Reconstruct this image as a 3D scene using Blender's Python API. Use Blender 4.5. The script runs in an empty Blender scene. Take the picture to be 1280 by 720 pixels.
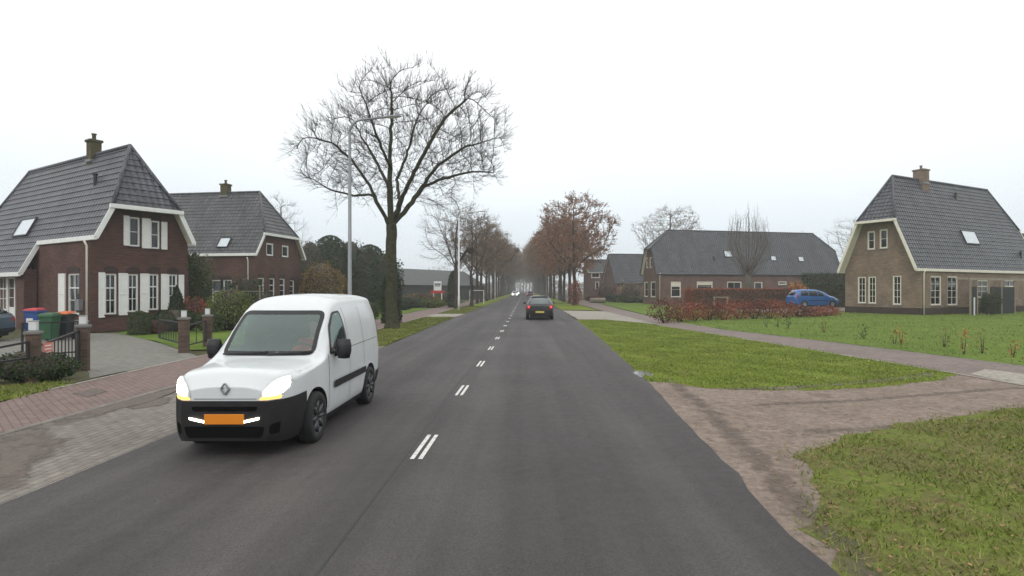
import bpy, bmesh, math, random
import numpy as np
from mathutils import Vector, Matrix
from mathutils.bvhtree import BVHTree

# ------------------------------------------------------------------ camera, light, exposure
SC = bpy.context.scene
COL = SC.collection
H, F, VX, VY = 1.85, 750.0, 655.0, 362.0      # eye height, focal length in px of a 1280 px wide frame, vanishing point of the road
cd = bpy.data.cameras.new('camera'); CAM = bpy.data.objects.new('camera', cd); COL.objects.link(CAM)
CAM.location = (0, 0, H); CAM.rotation_euler = (math.radians(90), 0, 0)
cd.sensor_width = 36; cd.lens = F / 1280 * 36
cd.shift_x = (640 - VX) / 1280; cd.shift_y = (VY - 360) / 1280
cd.clip_start = .02; cd.clip_end = 5000
SC.camera = CAM

SUN_EL, SUN_AZ = math.radians(38), math.radians(200)
W = bpy.data.worlds.new('World'); SC.world = W; W.use_nodes = True
nt = W.node_tree; nt.nodes.clear()
def WN(t, **k):
    n = nt.nodes.new(t)
    for a, b in k.items(): setattr(n, a, b)
    return n
wo = WN('ShaderNodeOutputWorld'); wb = WN('ShaderNodeBackground'); wb.inputs['Strength'].default_value = .1
sky = WN('ShaderNodeTexSky', sky_type='NISHITA', sun_disc=False, sun_elevation=SUN_EL, sun_rotation=SUN_AZ, air_density=1, dust_density=4)
hsv = WN('ShaderNodeHueSaturation'); hsv.inputs['Saturation'].default_value = .3
tc = WN('ShaderNodeTexCoord'); sep = WN('ShaderNodeSeparateXYZ')
mp = WN('ShaderNodeMapping'); mp.inputs['Scale'].default_value = (1, 1, 2.6)
noi = WN('ShaderNodeTexNoise'); noi.inputs['Scale'].default_value = 1.7; noi.inputs['Detail'].default_value = 5
rmp = WN('ShaderNodeValToRGB')
e = rmp.color_ramp.elements
e[0].position = 0; e[0].color = (7.0, 7.7, 8.2, 1); e[1].position = 1; e[1].color = (12.4, 12.5, 12.5, 1)
x_ = rmp.color_ramp.elements.new(.10); x_.color = (7.4, 8.1, 8.6, 1)
x_ = rmp.color_ramp.elements.new(.34); x_.color = (10.6, 10.8, 10.9, 1)
mul = WN('ShaderNodeMix', data_type='RGBA', blend_type='MULTIPLY'); mul.inputs['Factor'].default_value = 1
nr = WN('ShaderNodeMapRange'); nr.inputs['To Min'].default_value = .93; nr.inputs['To Max'].default_value = 1.05
nr.inputs['From Min'].default_value = .3; nr.inputs['From Max'].default_value = .7
mx = WN('ShaderNodeMix', data_type='RGBA'); mx.inputs['Factor'].default_value = .9
L_ = nt.links.new
L_(tc.outputs['Generated'], sep.inputs[0]); L_(tc.outputs['Generated'], mp.inputs[0]); L_(mp.outputs[0], noi.inputs['Vector'])
L_(sep.outputs['Z'], rmp.inputs[0]); L_(noi.outputs['Fac'], nr.inputs['Value'])
L_(rmp.outputs[0], mul.inputs['A']); L_(nr.outputs[0], mul.inputs['B'])
L_(sky.outputs[0], hsv.inputs['Color']); L_(hsv.outputs[0], mx.inputs['A']); L_(mul.outputs['Result'], mx.inputs['B'])
L_(mx.outputs['Result'], wb.inputs['Color']); L_(wb.outputs[0], wo.inputs[0])

sl = bpy.data.lights.new('sun', 'SUN'); sl.energy = .5; sl.angle = math.radians(25); sl.color = (1, .97, .92)
so = bpy.data.objects.new('sun', sl); COL.objects.link(so)
so.rotation_euler = (math.radians(90) - SUN_EL, 0, math.pi - SUN_AZ)
SC.view_settings.view_transform = 'Standard'; SC.view_settings.look = 'None'
SC.view_settings.exposure = 0.32; SC.view_settings.gamma = 1; SC.view_settings.use_curve_mapping = False
SC.cycles.use_denoising = True
SC.cycles.max_bounces = 6; SC.cycles.diffuse_bounces = 3; SC.cycles.glossy_bounces = 3; SC.cycles.transparent_max_bounces = 8
SC.cycles.volume_bounces = 1; SC.cycles.volume_step_rate = 4
SC.cycles.caustics_reflective = False; SC.cycles.caustics_refractive = False

# ------------------------------------------------------------------ pixel helpers (1280 px frame)
def G(x, y, z=0.0):
    Y = F * (H - z) / (y - VY); return Vector(((x - VX) / F * Y, Y, z))
def A(x, y, Y): return Vector(((x - VX) * Y / F, Y, H - (y - VY) * Y / F))

# ------------------------------------------------------------------ materials
MATS = {}
class NT:
    def __init__(s, name):
        s.m = bpy.data.materials.new(name); s.m.use_nodes = True; s.t = s.m.node_tree; s.t.nodes.clear()
        s.o = s.n('ShaderNodeOutputMaterial'); s.p = s.n('ShaderNodeBsdfPrincipled'); s.l(s.p.outputs[0], s.o.inputs[0])
        MATS[name] = s.m
    def n(s, t, ins=None, **k):
        n = s.t.nodes.new(t)
        for a, b in k.items(): setattr(n, a, b)
        for a, b in (ins or {}).items(): n.inputs[a].default_value = b
        return n
    def l(s, a, b): s.t.links.new(a, b)
    def coord(s, kind='Object', scale=(1, 1, 1)):
        c = s.n('ShaderNodeTexCoord'); m = s.n('ShaderNodeMapping', {'Scale': scale}); s.l(c.outputs[kind], m.inputs[0]); return m.outputs[0]
    def noise(s, vec, scale, detail=4, rough=.55):
        n = s.n('ShaderNodeTexNoise', {'Scale': scale, 'Detail': detail, 'Roughness': rough}); s.l(vec, n.inputs['Vector']); return n.outputs['Fac']
    def ramp(s, fac, stops):
        r = s.n('ShaderNodeValToRGB'); el = r.color_ramp.elements
        while len(el) > 1: el.remove(el[-1])
        el[0].position = stops[0][0]; el[0].color = (*stops[0][1], 1)
        for p, c in stops[1:]: q = el.new(p); q.color = (*c, 1)
        s.l(fac, r.inputs[0]); return r.outputs[0]
    def mix(s, fac, a, b, mode='MIX'):
        m = s.n('ShaderNodeMix', data_type='RGBA', blend_type=mode)
        for v, k in ((fac, 'Factor'), (a, 'A'), (b, 'B')):
            if hasattr(v, 'is_linked'): s.l(v, m.inputs[k])
            elif k == 'Factor': m.inputs[k].default_value = v
            else: m.inputs[k].default_value = (*v, 1) if hasattr(v, '__len__') else (v, v, v, 1)
        return m.outputs['Result']
    def rng(s, fac, a, b, f0=.3, f1=.7):
        r = s.n('ShaderNodeMapRange', {'From Min': f0, 'From Max': f1, 'To Min': a, 'To Max': b}); s.l(fac, r.inputs['Value']); return r.outputs[0]
    def bump(s, hgt, strength=.3, dist=.02):
        b = s.n('ShaderNodeBump', {'Strength': strength, 'Distance': dist}); s.l(hgt, b.inputs['Height']); s.l(b.outputs[0], s.p.inputs['Normal'])
    def fin(s, col, rough=.8, spec=.4, metal=0):
        if hasattr(col, 'is_linked'): s.l(col, s.p.inputs['Base Color'])
        else: s.p.inputs['Base Color'].default_value = (*col, 1)
        if hasattr(rough, 'is_linked'): s.l(rough, s.p.inputs['Roughness'])
        else: s.p.inputs['Roughness'].default_value = rough
        s.p.inputs['Specular IOR Level'].default_value = spec; s.p.inputs['Metallic'].default_value = metal
        return s.m
def sc3(c, k): return tuple(min(1, v * k) for v in c)

def m_plain(name, c, rough=.6, var=.12, scale=2.5, spec=.4, metal=0, bump=0, bs=30, fine=.0):
    s = NT(name); v = s.coord(); f = s.noise(v, scale)
    col = s.ramp(f, [(.3, sc3(c, 1 - var)), (.7, sc3(c, 1 + var))])
    if bump: s.bump(s.noise(v, bs, 3), bump, .01)
    return s.fin(col, rough, spec, metal)
def m_leaf(name, cols, rough=.55, spec=.25, trans=0.0):
    s = NT(name); g = s.n('ShaderNodeNewGeometry')
    k = len(cols); col = s.ramp(g.outputs['Random Per Island'], [(i / max(1, k - 1), c) for i, c in enumerate(cols)])
    f = s.noise(s.coord(), 1.1, 3)
    col = s.mix(1.0, col, s.rng(f, .72, 1.28), 'MULTIPLY')
    return s.fin(col, rough, spec)
def m_brick(name, c1, c2, mortar, var=.25, bw=.22, rh=.075):
    s = NT(name); v = s.coord('UV')
    b = s.n('ShaderNodeTexBrick', {'Color1': (*c1, 1), 'Color2': (*c2, 1), 'Mortar': (*mortar, 1), 'Scale': 1.0, 'Mortar Size': .007, 'Mortar Smooth': .3,
                                   'Brick Width': bw, 'Row Height': rh, 'Bias': -.1}); s.l(v, b.inputs['Vector'])
    f = s.noise(s.coord('UV', (1, 1, 1)), .9, 5); f2 = s.noise(s.coord('UV', (2.5, 12, 1)), 1.0, 4)
    col = s.mix(1.0, b.outputs['Color'], s.rng(f, 1 - var, 1 + var), 'MULTIPLY')
    col = s.mix(1.0, col, s.rng(f2, 1 - var * .8, 1 + var * .8), 'MULTIPLY')
    s.bump(b.outputs['Fac'], -.4, .008)
    return s.fin(col, .85, .25)
def m_paver(name, c1, c2, mortar, bw=.21, rh=.105, dirt=(.06, .055, .04), dk=.5, rot=0):
    s = NT(name); c = s.n('ShaderNodeTexCoord'); mpn = s.n('ShaderNodeMapping', {'Rotation': (0, 0, rot)}); s.l(c.outputs['Object'], mpn.inputs[0]); v = mpn.outputs[0]
    b = s.n('ShaderNodeTexBrick', {'Color1': (*c1, 1), 'Color2': (*c2, 1), 'Mortar': (*mortar, 1), 'Scale': 1.0, 'Mortar Size': .008, 'Brick Width': bw, 'Row Height': rh}); s.l(v, b.inputs['Vector'])
    f = s.noise(v, .7, 6, .65); f2 = s.noise(v, 5, 4, .7)
    col = s.mix(1.0, b.outputs['Color'], s.rng(f2, .75, 1.25), 'MULTIPLY')
    col = s.mix(s.rng(f, 0, dk, .48, .72), col, dirt)
    s.bump(b.outputs['Fac'], -.3, .006)
    return s.fin(col, .82, .3)
def m_roof(name, c, rough=.5):
    s = NT(name); v = s.coord('UV')
    w = s.n('ShaderNodeTexWave', {'Scale': 1.0, 'Distortion': 0}, wave_type='BANDS', bands_direction='X', wave_profile='SIN')
    m2 = s.coord('UV', (.31416 / .30, 1, 1)); s.l(m2, w.inputs['Vector'])
    b = s.n('ShaderNodeTexBrick', {'Color1': (*sc3(c, .74), 1), 'Color2': (*sc3(c, 1.22), 1), 'Mortar': (*sc3(c, .38), 1), 'Scale': 1.0, 'Mortar Size': .022,
                                   'Brick Width': .30, 'Row Height': .34}, offset=0.0); s.l(v, b.inputs['Vector'])
    f = s.noise(s.coord('UV', (1, .35, 1)), .8, 6, .6)
    col = s.mix(1.0, b.outputs['Color'], s.rng(f, .66, 1.3), 'MULTIPLY')
    ms_ = s.noise(s.coord('UV', (.6, 1.3, 1)), 1.6, 6, .7); col = s.mix(s.rng(ms_, 0, .35, .56, .72), col, (.06, .062, .04))
    s.bump(w.outputs['Fac'], 1.0, .05)
    return s.fin(col, rough, .5)
def m_glass_dark(name='window_glass', c=(.012, .015, .018)):
    s = NT(name); f = s.noise(s.coord(), .6, 2)
    col = s.ramp(f, [(.35, sc3(c, .6)), (.65, sc3(c, 1.6))]); return s.fin(col, .06, .6)

m_roof('roof_tile', (.066, .069, .082), .42); m_roof('roof_tile_green', (.082, .082, .086), .48); m_roof('roof_tile_far', (.06, .065, .072), .6)
m_brick('brick_red', (.105, .046, .034), (.070, .036, .030), (.085, .068, .058))
m_brick('brick_dark', (.05, .03, .026), (.04, .026, .024), (.05, .043, .038))
m_brick('brick_brown', (.21, .15, .108), (.165, .115, .085), (.20, .165, .13))
m_brick('brick_mauve', (.145, .085, .070), (.112, .066, .056), (.14, .105, .09))
m_brick('brick_moss', (.085, .075, .030), (.07, .058, .028), (.07, .06, .04))
m_brick('brick_pillar', (.11, .07, .052), (.075, .052, .042), (.10, .085, .07))
m_plain('white_paint', (.74, .74, .71), .45, .06, 4)
m_plain('cream_paint', (.66, .62, .52), .5, .08, 4)
m_plain('lead', (.20, .20, .21), .5, .2)
m_glass_dark()
m_plain('skylight_glass', (.55, .6, .64), .08, .05, 2, .6)
m_plain('black_metal', (.018, .018, .02), .45, .2)
m_plain('black_plastic', (.016, .016, .017), .5, .15, 8)
m_plain('grey_metal', (.30, .31, .31), .45, .1, 5, metal=.4)
m_plain('bark', (.060, .050, .040), .9, .45, 6, .1, bump=.6, bs=22)
m_plain('bark_mossy', (.050, .050, .030), .9, .4, 5, .1, bump=.6, bs=22)
m_plain('twig', (.085, .068, .056), .9, .2, 3, .1)
m_plain('twig_dark', (.040, .032, .026), .9, .2, 3, .1)
m_plain('twig_pale', (.115, .098, .082), .9, .2, 3, .1)
m_leaf('leaf_oak', [(.28, .14, .085), (.21, .11, .07), (.35, .185, .11), (.15, .09, .06)])
m_leaf('leaf_beech_hedge', [(.25, .08, .045), (.18, .055, .036), (.31, .11, .058), (.12, .05, .034)])
m_leaf('leaf_oak_grey', [(.21, .135, .075), (.15, .11, .06), (.26, .16, .085)])
m_leaf('leaf_dark', [(.016, .038, .010), (.026, .055, .014), (.010, .026, .008), (.045, .075, .018)])
m_leaf('leaf_mid', [(.035, .065, .018), (.055, .09, .025), (.028, .05, .016), (.085, .12, .035)])
m_leaf('leaf_lime', [(.09, .13, .025), (.13, .16, .03), (.06, .095, .02), (.17, .18, .04)])
m_leaf('leaf_red', [(.25, .065, .038), (.18, .05, .033), (.31, .10, .052), (.13, .05, .033)])
m_leaf('leaf_beech', [(.13, .035, .025), (.085, .026, .021), (.17, .055, .034), (.06, .03, .022)])
m_leaf('leaf_amber', [(.30, .17, .04), (.22, .13, .035), (.15, .10, .035), (.12, .10, .035)])
m_leaf('leaf_orange', [(.42, .18, .045), (.32, .13, .04), (.48, .25, .08)])
m_leaf('grass_blade', [(.105, .15, .018), (.155, .19, .028), (.085, .125, .016), (.23, .20, .07), (.125, .17, .02), (.18, .135, .06)])
m_leaf('grass_bright', [(.13, .19, .018), (.175, .225, .026), (.10, .155, .016), (.215, .235, .045), (.15, .205, .022)])
m_leaf('leaf_fallen', [(.25, .12, .05), (.16, .08, .04), (.32, .2, .09), (.1, .06, .04)])

# ------------------------------------------------------------------ mesh builder
class MB:
    def __init__(s): s.v = []; s.f = []; s.mi = []; s.m = 0
    def add(s, vs, fs):
        b = len(s.v); s.v += [tuple(p) for p in vs]; s.f += [tuple(b + i for i in f) for f in fs]; s.mi += [s.m] * len(fs); return s
    def box(s, lo, hi, M=None):
        x0, y0, z0 = lo; x1, y1, z1 = hi
        vs = [Vector(p) for p in ((x0, y0, z0), (x1, y0, z0), (x1, y1, z0), (x0, y1, z0), (x0, y0, z1), (x1, y0, z1), (x1, y1, z1), (x0, y1, z1))]
        if M is not None: vs = [M @ p for p in vs]
        return s.add(vs, [(0, 3, 2, 1), (4, 5, 6, 7), (0, 1, 5, 4), (1, 2, 6, 5), (2, 3, 7, 6), (3, 0, 4, 7)])
    def bar(s, a, b, w, d=None, up=Vector((0, 0, 1))):
        a = Vector(a); b = Vector(b); d = d or w; t = (b - a); L = t.length; t.normalize()
        if abs(t.dot(up)) > .99: up = Vector((1, 0, 0))
        n = t.cross(up).normalized(); k = n.cross(t).normalized()
        M = Matrix((( t.x, n.x, k.x, a.x), (t.y, n.y, k.y, a.y), (t.z, n.z, k.z, a.z), (0, 0, 0, 1)))
        return s.box((0, -w / 2, -d / 2), (L, w / 2, d / 2), M)
    def tube(s, pts, rad, n=8, cap=True):
        pts = [Vector(p) for p in pts]; k = len(pts)
        if not hasattr(rad, '__len__'): rad = [rad] * k
        b = len(s.v); prev = None
        for i, p in enumerate(pts):
            t = (pts[min(i + 1, k - 1)] - pts[max(i - 1, 0)]).normalized()
            if prev is None: q = t.orthogonal().normalized()
            else:
                q = prev - t * prev.dot(t); q = q.normalized() if q.length > 1e-6 else t.orthogonal().normalized()
            prev = q; w = t.cross(q)
            for j in range(n):
                a = 2 * math.pi * j / n; c = p + (q * math.cos(a) + w * math.sin(a)) * rad[i]; s.v.append((c.x, c.y, c.z))
        fs = []
        for i in range(k - 1):
            for j in range(n): fs.append((b + i * n + j, b + i * n + (j + 1) % n, b + (i + 1) * n + (j + 1) % n, b + (i + 1) * n + j))
        if cap: fs.append(tuple(b + j for j in range(n))[::-1]); fs.append(tuple(b + (k - 1) * n + j for j in range(n)))
        s.f += fs; s.mi += [s.m] * len(fs); return s
    def lathe(s, prof, n=24, M=None, cap=True):
        b = len(s.v); k = len(prof)
        for r, z in prof:
            for j in range(n):
                a = 2 * math.pi * j / n; p = Vector((r * math.cos(a), r * math.sin(a), z))
                if M is not None: p = M @ p
                s.v.append(tuple(p))
        fs = [(b + i * n + j, b + i * n + (j + 1) % n, b + (i + 1) * n + (j + 1) % n, b + (i + 1) * n + j) for i in range(k - 1) for j in range(n)]
        if cap: fs.append(tuple(b + j for j in range(n))[::-1]); fs.append(tuple(b + (k - 1) * n + j for j in range(n)))
        s.f += fs; s.mi += [s.m] * len(fs); return s
    def prism(s, poly, d):                       # poly: 3D points, d: extrusion vector
        k = len(poly); vs = [Vector(p) for p in poly]; d = Vector(d); vs += [p + d for p in vs]
        return s.add(vs, [tuple(range(k))[::-1], tuple(range(k, 2 * k))] + [(i, (i + 1) % k, k + (i + 1) % k, k + i) for i in range(k)])
    def build(s, name, mats, parent=None, smooth=False, bevel=0, seg=2):
        me = bpy.data.meshes.new(name); me.from_pydata(s.v, [], s.f)
        return finish(me, name, mats, parent, smooth, bevel, seg, s.mi)
def M_(m): return MATS[m] if isinstance(m, str) else m
def finish(me, name, mats, parent=None, smooth=False, bevel=0, seg=2, mi=None):
    if not isinstance(mats, (list, tuple)): mats = [mats]
    for m in mats: me.materials.append(M_(m))
    if mi is not None and len(mats) > 1: me.polygons.foreach_set('material_index', mi)
    if smooth is True: me.polygons.foreach_set('use_smooth', [True] * len(me.polygons))
    if len(me.polygons) < 60000: autouv(me)
    o = bpy.data.objects.new(name, me); COL.objects.link(o)
    if parent is not None: o.parent = parent
    if bevel:
        b = o.modifiers.new('bevel', 'BEVEL'); b.width = bevel; b.segments = seg; b.limit_method = 'ANGLE'; b.angle_limit = math.radians(40)
    me.update(); return o
def autouv(me):
    if not me.polygons: return
    uv = me.uv_layers.new(name='UVMap')
    nl = len(me.loops); lv = np.empty(nl, int); me.loops.foreach_get('vertex_index', lv)
    co = np.empty(len(me.vertices) * 3); me.vertices.foreach_get('co', co); co = co.reshape(-1, 3)
    npoly = len(me.polygons); nn = np.empty(npoly * 3); me.polygons.foreach_get('normal', nn); nn = nn.reshape(-1, 3)
    lt = np.empty(npoly, int); me.polygons.foreach_get('loop_total', lt); pi = np.repeat(np.arange(npoly), lt)
    n = nn.copy(); n[n[:, 2] < 0] *= -1
    flip = (np.abs(n[:, 2]) < 1e-3) & ((n[:, 0] + .37 * n[:, 1]) < 0); n[flip] *= -1
    t = np.stack([-n[:, 1], n[:, 0], np.zeros(npoly)], 1); ln = np.linalg.norm(t, axis=1); flat = (ln < .15)
    t[~flat] /= ln[~flat][:, None]; t[flat] = (1, 0, 0)
    b = np.cross(n, t); b[flat] = (0, 1, 0)
    P = co[lv]; out = np.stack([(P * t[pi]).sum(1), (P * b[pi]).sum(1)], 1).astype(np.float32)
    uv.data.foreach_set('uv', out.ravel())
def quads_mesh(name, V, Q, mats, parent=None, mi=None):
    me = bpy.data.meshes.new(name); n = len(V); k = Q.shape[1]
    me.vertices.add(n); me.vertices.foreach_set('co', np.asarray(V, np.float32).ravel())
    me.loops.add(Q.size); me.loops.foreach_set('vertex_index', Q.astype(np.int32).ravel())
    me.polygons.add(len(Q)); me.polygons.foreach_set('loop_start', np.arange(0, Q.size, k, dtype=np.int32))
    me.update(calc_edges=True)
    if not isinstance(mats, (list, tuple)): mats = [mats]
    for m in mats: me.materials.append(M_(m))
    if mi is not None: me.polygons.foreach_set('material_index', np.asarray(mi, np.int32))
    o = bpy.data.objects.new(name, me); COL.objects.link(o); o.parent = parent; return o

def tag(o, label=None, cat=None, group=None, kind=None):
    if label: o['label'] = label
    if cat: o['category'] = cat
    if group: o['group'] = group
    if kind: o['kind'] = kind
    return o
def empty(name, loc=(0, 0, 0), rz=0, label=None, cat=None, group=None):
    o = bpy.data.objects.new(name, None); COL.objects.link(o); o.location = loc; o.rotation_euler = (0, 0, rz); o.empty_display_size = .2
    return tag(o, label, cat, group)
def copy_tree(o, parent=None):
    c = o.copy(); COL.objects.link(c)
    if parent is not None: c.parent = parent
    for ch in [q for q in bpy.data.objects if q.parent == o]: copy_tree(ch, c)
    return c
# ------------------------------------------------------------------ ground
def m_ground(name, cols, scale=.5, bump=.6, rough=.95, spots=None, streak=None, spec=.1, bs=26):
    s = NT(name); v = s.coord(scale=streak or (1, 1, 1)); f = s.noise(v, scale, 8, .68)
    k = len(cols); col = s.ramp(f, [(.32 + .36 * i / max(1, k - 1), c) for i, c in enumerate(cols)])
    g = s.noise(s.coord(), 9, 5, .75); col = s.mix(1.0, col, s.rng(g, .62, 1.38), 'MULTIPLY')
    if spots:
        vo = s.n('ShaderNodeTexVoronoi', {'Scale': 7.0, 'Randomness': 1.0}); s.l(s.coord(), vo.inputs['Vector'])
        r = s.n('ShaderNodeMapRange', {'From Min': .16, 'From Max': .10, 'To Min': 0, 'To Max': 1}); s.l(vo.outputs['Distance'], r.inputs['Value'])
        w = s.n('ShaderNodeMath', operation='MULTIPLY'); s.l(r.outputs[0], w.inputs[0]); s.l(s.rng(s.noise(s.coord(), .9, 3), 0, 1, .5, .6), w.inputs[1])
        col = s.mix(w.outputs[0], col, spots)
    s.bump(s.noise(s.coord(), bs, 4, .7), bump, .03)
    return s.fin(col, rough, spec)
m_ground('ground_earth', [(.05, .052, .025), (.085, .08, .04), (.06, .07, .028)], .3)
m_ground('grass_verge', [(.13, .12, .035), (.145, .18, .024), (.12, .165, .02), (.18, .21, .035)], .45, spots=(.2, .12, .05))
m_ground('grass_lawn', [(.08, .125, .021), (.105, .16, .025), (.13, .18, .032)], .35)
m_ground('dirt', [(.16, .122, .10), (.24, .192, .16), (.19, .15, .122), (.28, .225, .19)], .8, bump=.4, spots=(.30, .22, .15), bs=55)
m_ground('grass_worn', [(.15, .12, .055), (.12, .155, .028), (.14, .125, .05), (.11, .155, .025)], .7, spots=(.2, .12, .05))
m_ground('soil', [(.05, .04, .033), (.10, .082, .07), (.065, .055, .045)], 1.2, bump=1.0)
m_ground('moss_paving', [(.075, .072, .04), (.105, .10, .062), (.06, .062, .03)], .8, bump=.3)
m_ground('concrete', [(.26, .24, .205), (.31, .285, .245), (.23, .21, .185)], .5, bump=.15)
m_paver('pavers_grey', (.22, .195, .165), (.175, .158, .138), (.10, .09, .078), dk=.35, rot=math.pi / 2)
m_paver('pavers_red', (.20, .135, .118), (.17, .122, .11), (.10, .078, .068), dk=.3, rot=math.pi / 4)
m_paver('pavers_path', (.215, .165, .145), (.18, .14, .125), (.10, .085, .075), dk=.35)
m_paver('pavers_drive', (.205, .195, .17), (.17, .165, .145), (.10, .10, .085), dk=.3, dirt=(.10, .105, .07))
s = NT('asphalt')
v = s.coord(); vs = s.coord(scale=(1.0, .035, 1)); f1 = s.noise(vs, 1.15, 5, .6); f2 = s.noise(v, 60, 3, .8); f3 = s.noise(v, .35, 5, .6); f4 = s.noise(v, 7, 5, .7)
col = s.ramp(f1, [(.32, (.036, .032, .031)), (.5, (.053, .047, .046)), (.68, (.076, .068, .066))])
col = s.mix(1.0, col, s.rng(f2, .55, 1.5), 'MULTIPLY'); col = s.mix(1.0, col, s.rng(f3, .78, 1.2), 'MULTIPLY'); col = s.mix(1.0, col, s.rng(f4, .85, 1.15), 'MULTIPLY')
s.bump(f2, .5, .006); s.fin(col, s.rng(f4, .62, .85), .35)
s = NT('road_paint'); f = s.noise(s.coord(), 22, 5, .8); col = s.ramp(f, [(.34, (.16, .15, .14)), (.46, (.62, .61, .58)), (.8, (.75, .74, .7))]); s.fin(col, .7, .3)
s = NT('water'); s.bump(s.noise(s.coord(), 8, 2), .05, .01); s.fin((.05, .045, .04), .03, .5)

def seg_rand(seed): return random.Random(seed)
def sheet(name, pts, z, mat, jit=0.0, step=.35, seed=1, label=None, kind='structure', cat=None):
    r = seg_rand(seed); out = []
    P = [Vector((p[0], p[1], 0)) for p in pts]; k = len(P)
    for i in range(k):
        a, b = P[i], P[(i + 1) % k]; n = max(1, min(160, int((b - a).length / step))) if jit else 1
        for j in range(n):
            p = a.lerp(b, j / n)
            if jit and (p - CAM.location).length < 90: p = p + Vector((r.uniform(-jit, jit), r.uniform(-jit, jit), 0))
            out.append((p.x, p.y, z))
    m = MB(); m.add(out, [tuple(range(len(out)))]); o = m.build(name, mat); tag(o, label, cat, kind=kind); return o
s = NT('mud_soft'); ga = s.n('ShaderNodeAttribute', attribute_name='fade'); f = s.noise(s.coord(), 3.5, 7, .72); ad = s.n('ShaderNodeMath', operation='ADD'); s.l(ga.outputs['Fac'], ad.inputs[0]); s.l(f, ad.inputs[1])
f2 = s.noise(s.coord(), 14, 4, .7); col = s.ramp(f2, [(.3, (.085, .066, .052)), (.7, (.15, .12, .098))]); s.bump(f2, .6, .02); s.fin(col, .7, .35)
tr = s.n('ShaderNodeBsdfTransparent'); ms = s.n('ShaderNodeMixShader'); s.l(s.rng(ad.outputs[0], 0, .95, .72, 1.12), ms.inputs[0]); s.l(tr.outputs[0], ms.inputs[1]); s.l(s.p.outputs[0], ms.inputs[2]); s.l(ms.outputs[0], s.o.inputs[0])
def soft(name, pts, z, jit, seed, top=1.0):
    r = seg_rand(seed); P = [Vector((p[0], p[1], 0)) for p in pts]; k = len(P); ring = []
    for i in range(k):
        a, b = P[i], P[(i + 1) % k]; n = max(1, int((b - a).length / .2))
        ring += [a.lerp(b, j / n) + Vector((r.uniform(-jit, jit), r.uniform(-jit, jit), 0)) for j in range(n)]
    c = sum(ring, Vector()) / len(ring); n = len(ring); vs = []; fd = []
    for q, w in ((1.0, 0), (.82, .35), (.6, .8), (.3, 1)):
        for p in ring: d = c.lerp(p, q); vs.append((d.x, d.y, z)); fd.append(w * top)
    vs.append((c.x, c.y, z)); fd.append(top)
    fs = [(i * n + j, i * n + (j + 1) % n, (i + 1) * n + (j + 1) % n, (i + 1) * n + j) for i in range(3) for j in range(n)] + [(3 * n + j, 3 * n + (j + 1) % n, 4 * n) for j in range(n)]
    m = MB(); m.add(vs, fs); o = m.build(name, 'mud_soft'); at = o.data.attributes.new('fade', 'FLOAT', 'POINT'); at.data.foreach_set('value', fd); return tag(o, kind='structure')
def interp(tab, y):
    return float(np.interp(y, [t[0] for t in tab], [t[1] for t in tab]))
TR = [(-14, 1.75), (0, 1.85), (4.2, 2.0), (8, 2.22), (11.75, 2.43), (20, 2.78), (28.9, 3.05), (53, 3.35), (100, 3.4), (900, 3.4)]
TL = [(-14, -4.44), (20, -4.5), (30, -4.6), (53, -4.4), (100, -4.2), (900, -4.2)]
TCN = [(-14, -1.2), (6.5, -1.17), (11, -1.13), (15, -1.07), (25, -.99), (41, -.92), (100, -.8), (900, -.8)]
YS = [-14, -8, -4, 0, 2, 4, 6, 8, 10, 12, 14, 17, 20, 25, 30, 40, 53, 75, 100, 200, 400, 650]

m = MB(); g = 20
m.add([(-380, -14, -.03), (380, -14, -.03), (380, 690, -.03), (-380, 690, -.03)], [(0, 1, 2, 3)])
tag(m.build('ground', 'ground_earth'), kind='structure')
m = MB(); rr = random.Random(3)
yy = []
for a, b in zip(YS, YS[1:]):
    n = max(1, int((b - a) / .5)) if a < 60 else 1
    yy += [a + (b - a) * i / n for i in range(n)]
yy.append(YS[-1])
vs = []
for y in yy:
    j = rr.uniform(-.035, .05) if y < 60 else 0
    vs += [(interp(TL, y), y, .012), (interp(TR, y) + j, y, .012)]
m.add(vs, [(2 * i, 2 * i + 1, 2 * i + 3, 2 * i + 2) for i in range(len(yy) - 1)])
tag(m.build('road', 'asphalt'), kind='structure')
m = MB(); y = 6.5 - 3.92 * 2
while y < 200:
    x = interp(TCN, y)
    if y + 1.05 > 1:
        for d in (-.045, .045): m.add([(x + d - .024, y, .016), (x + d + .024, y, .016), (x + d + .024 + .02, y + 1.08, .016), (x + d - .024 + .02, y + 1.08, .016)], [(0, 1, 2, 3)])
    y += 3.92
tag(m.build('road_marking', 'road_paint'), kind='structure')

# the left side: grey parking strip, muddy seam, red cycle path, verge, driveways
E_ = .004
sheet('parking_strip', [(-4.42, -14)] + [(interp(TL, y) + .02, y) for y in (0, 10, 18)] + [(-4.5, 19.6), (-6.6, 19.2), (-6.6, 12), (-6.6, 8), (-6.6, 5), (-6.6, -14)], 2 * E_, 'pavers_grey', .04, .25, 2)
soft('mud_patch', [G(-60, 545), G(0, 538), G(60, 530), G(106, 544), G(92, 570), G(52, 580), G(38, 612), G(0, 632), G(-60, 650)], 2.9 * E_, .10, 5, .66)
soft('mud_patch', [(-6.2, 7.4), (-6.05, 9), (-6.22, 10.5), (-6.15, 12), (-6.3, 14), (-6.4, 18), (-6.72, 18), (-6.72, 7)], 3.1 * E_, .04, 6)
soft('mud_patch', [G(140, 508), G(190, 492), G(222, 497), G(210, 508), G(165, 516)], 2.9 * E_, .07, 7)
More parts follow.
